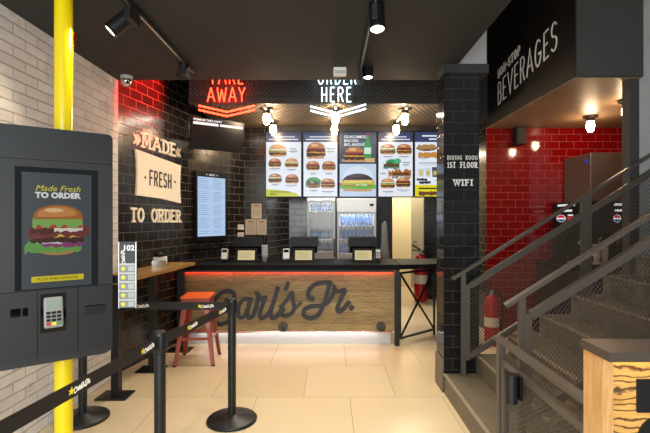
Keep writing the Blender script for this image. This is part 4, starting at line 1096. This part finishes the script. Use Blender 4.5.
def railing(y, label, front):
    t = thing('stair_railing', label, 'railing', (1.17, y, .175), 0, 'stair railings')
    B = Vector((1.17, y, .175)); sl = .625
    def hz(x): return 1.018 + sl * (x - 1.073)
    X1 = 3.5
    def p(x, z, dy=0): return Vector((x, y + dy, z)) - B
    m = MB(); m.bar(p(1.073, hz(1.073)), p(X1, hz(X1)), .05, .022, M['rail']); m.build('handrail', None, t)
    gap = .155
    m = MB(); m.bar(p(1.222, hz(1.222) - gap), p(X1, hz(X1) - gap), .04, .05, M['rail']); m.build('top_rail', None, t)
    def bz(x): return .335 + sl * (x - 1.2)
    m = MB(); m.bar(p(1.222, bz(1.222)), p(X1, bz(X1)), .04, .05, M['rail']); m.build('bottom_rail', None, t)
    m = MB(); m.bar(p(1.203, bz(1.203) - .02), p(1.203, hz(1.203) - gap + .026), .042, .042, M['rail']); m.build('end_stile', None, t)
    for x, w in ((1.17, .04), (2.24, .085), (3.3, .06)):
        st = SR * (int((x + w / 2 - SX) / ST) + 1)
        m = MB(); m.bar(p(x, st), p(x, hz(x) - .011), w, .03, M['rail']); m.build('post', None, t)
    m = MB(); rail_mesh(1.23, X1, bz(1.23) + .02, hz(1.23) - gap - .02, sl, m, y, mat=M['meshm'])
    m.v = [tuple(Vector(v) - B) for v in m.v]; m.build('mesh_panel', None, t)
railing(3.775, 'stair railing on the far side against the column, mesh panel below', False)
railing(2.63, 'stair railing on the near side with tan handrail and mesh panel', True)

# low railing running towards the camera, with the belt cassette
RX = .97
t = thing('guard_railing', 'low grey guard railing with mesh beside the foot of the stairs', 'railing', (RX, 2.03, 0))
B = Vector((RX, 2.03, 0))
def g(y, z, dx=0): return Vector((RX + dx, y, z)) - B
m = MB(); m.bar(g(1.613, .862), g(2.50, .862), .045, .02, M['rail']); m.build('handrail', None, t)
m = MB(); m.bar(g(2.44, 0), g(2.44, .852), .04, .04, M['rail']); m.build('post', None, t)
m = MB(); m.bar(g(1.615, .755), g(2.38, .755), .03, .035, M['rail']); m.bar(g(1.615, .10), g(2.38, .10), .03, .035, M['rail']); m.bar(g(2.385, .0835), g(2.385, .772), .03, .03, M['rail']); m.build('mesh_frame', None, t)
m = MB(); mm = MB(); rail_mesh(1.62, 2.37, .115, .74, 0, mm, 0, .04, .028, .004, M['meshm'])
mm.v = [(y_ * 1.0, x - 2.03, z) for x, y_, z in mm.v]; mm.build('mesh_panel', None, t)
t = thing('belt_cassette', 'black barrier belt cassette on the low guard railing', 'belt cassette', (RX, 2.16, .63))
m = MB(); m.box(-.03, -.015, -.03, .03, .02, .135, M['blackplastic']); m.build('back_plate', None, t)
m = MB(); m.cyl((-.06, 0, .0), (-.06, 0, .14), .031, n=20, mat=M['blackmetal']); m.build('drum', None, t)
m = MB(); m.box(-.075, -.05, .028, .05, .03, .115, M['blackplastic']); m.build('belt_end', None, t)

# ================================================================== FRONT RIGHT CABINET
t = thing('waste_station', 'waist-high oak cabinet with grained front and dark metal top, lit beneath the top', 'cabinet', (1.35, 1.52, 0))
B = (1.35, 1.52)
def wb(name, x0, x1, y0, y1, z0, z1, mat, parent=t, bev=0):
    m = MB(); m.box(x0 - B[0], x1 - B[0], y0 - B[1], y1 - B[1], z0, z1, mat, bev=bev); return m.build(name, None, parent)
wb('top', .938, 1.78, 1.447, 1.612, 1.068, 1.10, M['slab'])
wb('side_panel', .945, .982, 1.495, 1.608, 0, 1.068, M['cab_side'])
fp = wb('front_panel', .982, 1.745, 1.53, 1.56, 0, 1.068, M['cab_wood'])
wb('side_panel', 1.745, 1.78, 1.495, 1.608, 0, 1.068, M['cab_side'])
wb('back_panel', .982, 1.745, 1.575, 1.605, 0, 1.068, M['cab_side'])
wb('light_strip', 1.0, 1.74, 1.505, 1.52, 1.055, 1.066, M['ledwarm'])
wb('square_plate', 1.085, 1.205, 1.522, 1.53, .865, .982, M['blackmetal'])
m = MB(); m.cyl((1.17 - B[0], 1.522 - B[1], .77), (1.17 - B[0], 1.53 - B[1], .77), .082, n=28, mat=M['blackmetal']); m.build('round_plate', None, t)

# ================================================================== DRINKS NICHE
t = thing('drinks_base_cabinet', 'dark base cabinet under the drinks dispenser by the red wall', 'cabinet', (3.4, 5.58, 0))
m = MB(); m.box(-.55, .6, -.30, .36, 0, .92, M['blackmetal']); m.build('carcass', None, t)
m = MB(); m.box(-.57, .62, -.33, .365, .92, .95, M['stone']); m.build('worktop', None, t)
for k in range(2):
    m = MB(); m.box(-.53 + k * .57, .02 + k * .57, -.32, -.302, .06, .9, M['dark']); dr = m.build('door', None, t)
    m = MB(); m.box(-.03 + k * .11, -.015 + k * .11, -.345, -.32, .5, .75, M['steel']); m.build('handle', None, dr)
t = thing('drinks_dispenser', 'black drinks dispenser with lit panels beneath the ice machine', 'drinks dispenser', (3.4, 5.58, .95))
B = Vector((3.4, 5.58, .95))
m = MB(); m.box(-.35, .42, -.28, .34, .42, .80, M['blackplastic'], bev=.02); m.box(-.35, .42, .0, .34, .03, .42, M['blackplastic']); m.box(-.35, .42, -.28, .34, 0, .03, M['blackplastic']); m.build('body', None, t)
m = MB(); m.box(-.33, .40, -.27, -.01, .03, .045, M['steel']); m.build('drip_tray', None, t)
for k in range(6):
    x = -.28 + k * .12; m = MB(); m.cyl((x, -.2, .42), (x, -.2, .33), .022, .014, 12, M['blackplastic']); m.bar((x, -.23, .36), (x, -.17, .27), .02, .008, M['steel']); m.build('tap', None, t)
def badge(f, x, z, s, k=1.0):
    """white lines, round tri-colour mark and red block"""
    f.line(x - s * k * .45, x + s * k * .5, z + s * .75, s * .15, 'e8eaee'); f.line(x - s * k * .4, x + s * k * .35, z + s * .35, s * .15, 'e8eaee')
    f.ell(x - s * k * .25, z - s * .2, s * k * .27, s * .27, 'e8e8ea'); f.ell(x - s * k * .25, z - s * .2, s * k * .25, s * .24, 'c8202c', 10, 170, 8); f.ell(x - s * k * .25, z - s * .2, s * k * .25, s * .24, '23408c', 195, 345, 8)
    f.rect(x + s * k * .1, x + s * k * .6, z - s * .38, z - s * .08, 'c02028'); f.line(x + s * k * .12, x + s * k * .4, z + s * .03, s * .1, 'e8eaee')
f = Flat(.9); badge(f, .17, .63, .18); o = f.build('lit_front_panel', t, (0, -.281, 0))
f = Flat(.9); badge(f, 0, .63, .18, 2.4); o = f.build('lit_side_panel', t, (-.351, .0, 0)); o.rotation_euler = (0, 0, -PI / 2)
for k, (dx, lab) in enumerate(((.0, 'left'), (.10, 'right'))):
    t = thing('cup_stack', 'pale paper cup stack on the drip tray under the dispenser taps, %s of two' % lab, 'cups', (3.35 + dx, 5.42, .995), 0, 'cup stacks at the drinks dispenser')
    for j in range(5):
        m = MB(); m.lathe([(.03, 0), (.042, .1), (.044, .104), (.038, .104)], (0, 0, j * .03), 14, M['paper_white']); m.build('cup', None, t)
t = thing('ice_machine', 'dull steel ice machine on top of the drinks dispenser', 'ice machine', (3.5, 5.6, 1.755))
m = MB(); m.box(-.28, .27, -.27, .33, 0, .60, M['icebox'], bev=.006); m.build('body', None, t)
m = MB(); m.box(-.27, .0, -.275, -.2702, .02, .58, M['icebox']); m.build('front_door', None, t)
m = MB(); m.cyl((-.281, -.19, .5), (-.2845, -.19, .5), .035, n=20, mat=emc('2a3fae', .7)); m.build('maker_badge', None, t)
t = thing('loudspeaker', 'small black loudspeaker under the niche ceiling on the red wall', 'loudspeaker', P(519, 145, 5.86))
m = MB(); m.box(-.065, .065, -.08, .06, 0, .235, M['blackplastic'], bev=.006); m.build('cabinet', None, t)
m = MB(); m.box(-.056, .056, -.085, -.0802, .012, .222, M['dark']); m.build('grille', None, t)
m = MB(); m.box(-.03, .03,   .06, .09, .08, .16, M['blackmetal']); m.build('wall_bracket', None, t)

# ================================================================== LIGHT
WARM = (1, .89, .72)
area('corridor_assumed_light', (1.6, 9.0, 2.85), (1.6, 9.0, 0), 75, .9, .9, (1, .84, .58))  # light assumed from the corridor's brightness, its source unseen and not modelled
area('fridge_fill', (.2, 6.95, 2.85), (.2, 7.05, 0), 45, 1.6, .3, (1, .97, .93))  # added fill light brightening the fridge fronts, no fitting modelled
area('counter_fill', (-.1, 5.55, 2.87), (-.1, 5.4, 0), 30, 2.4, .1, WARM)  # added fill over the counter, separate from the jar lamps, no fixture built
area('daylight_from_shopfront', (-.55, -1.6, 1.7), (-.6, 4, 1.3), 190, 3.0, 2.9, (.95, .98, 1))
for x, y in ((-.5, 1.5), (.4, .9), (-.3, 2.4), (.7, 2.45), (1.0, 1.6)):
    spot('floor_fill_spot', (x, y, 2.87), (x, y + .1, 0), 50, 110, .8, WARM)  # added unseen spots without fixtures, brightening the floor
for x in (-1.1, -.2, .7):
    spot('void_fill_spot', (x, 4.75, 3.6), (x, 4.4, 0), 120, 70, .7, WARM)  # added spots hidden in the void to light counter and floor
area('kick_fill', (-.5, 5.325, .162), (-.5, 5.35, 0), 2.2, 2.2, .03, (1, .97, .95))  # added strip light standing in for the bright reflection on the kick plate
spot('assumed_red_spot', (-1.25, 4.8, 3.5), (-2.02, 4.75, 2.98), 900, 48, .7, (1, .02, .015), .12)  # assumed unseen red spot casting the wall's red glow, no neon modelled here
point('stairwell_fill', (1.7, 2.4, 4.6), 25, (1, .84, .62), .15)  # added fill light high above the stairs, no lamp modelled
w = bpy.data.worlds.new('outside'); bpy.context.scene.world = w; w.use_nodes = True
bg = w.node_tree.nodes['Background']; bg.inputs[0].default_value = (.85, .92, 1, 1); bg.inputs[1].default_value = .45

# ================================================================== CAMERA
cam = bpy.data.cameras.new('camera'); co = bpy.data.objects.new('camera', cam); C.objects.link(co)
co.location = (0, 0, H); co.rotation_euler = (PI / 2, 0, 0)
cam.sensor_width = 36; cam.lens = FPX / 650 * 36
cam.shift_x = -(CX - 325) / 650; cam.shift_y = (CY - 216.5) / 650
cam.clip_start = .05
sc = bpy.context.scene; sc.camera = co
sc.view_settings.view_transform = 'Standard'; sc.view_settings.look = 'None'; sc.view_settings.gamma = 1; sc.view_settings.use_curve_mapping = False
sc.view_settings.exposure = 0
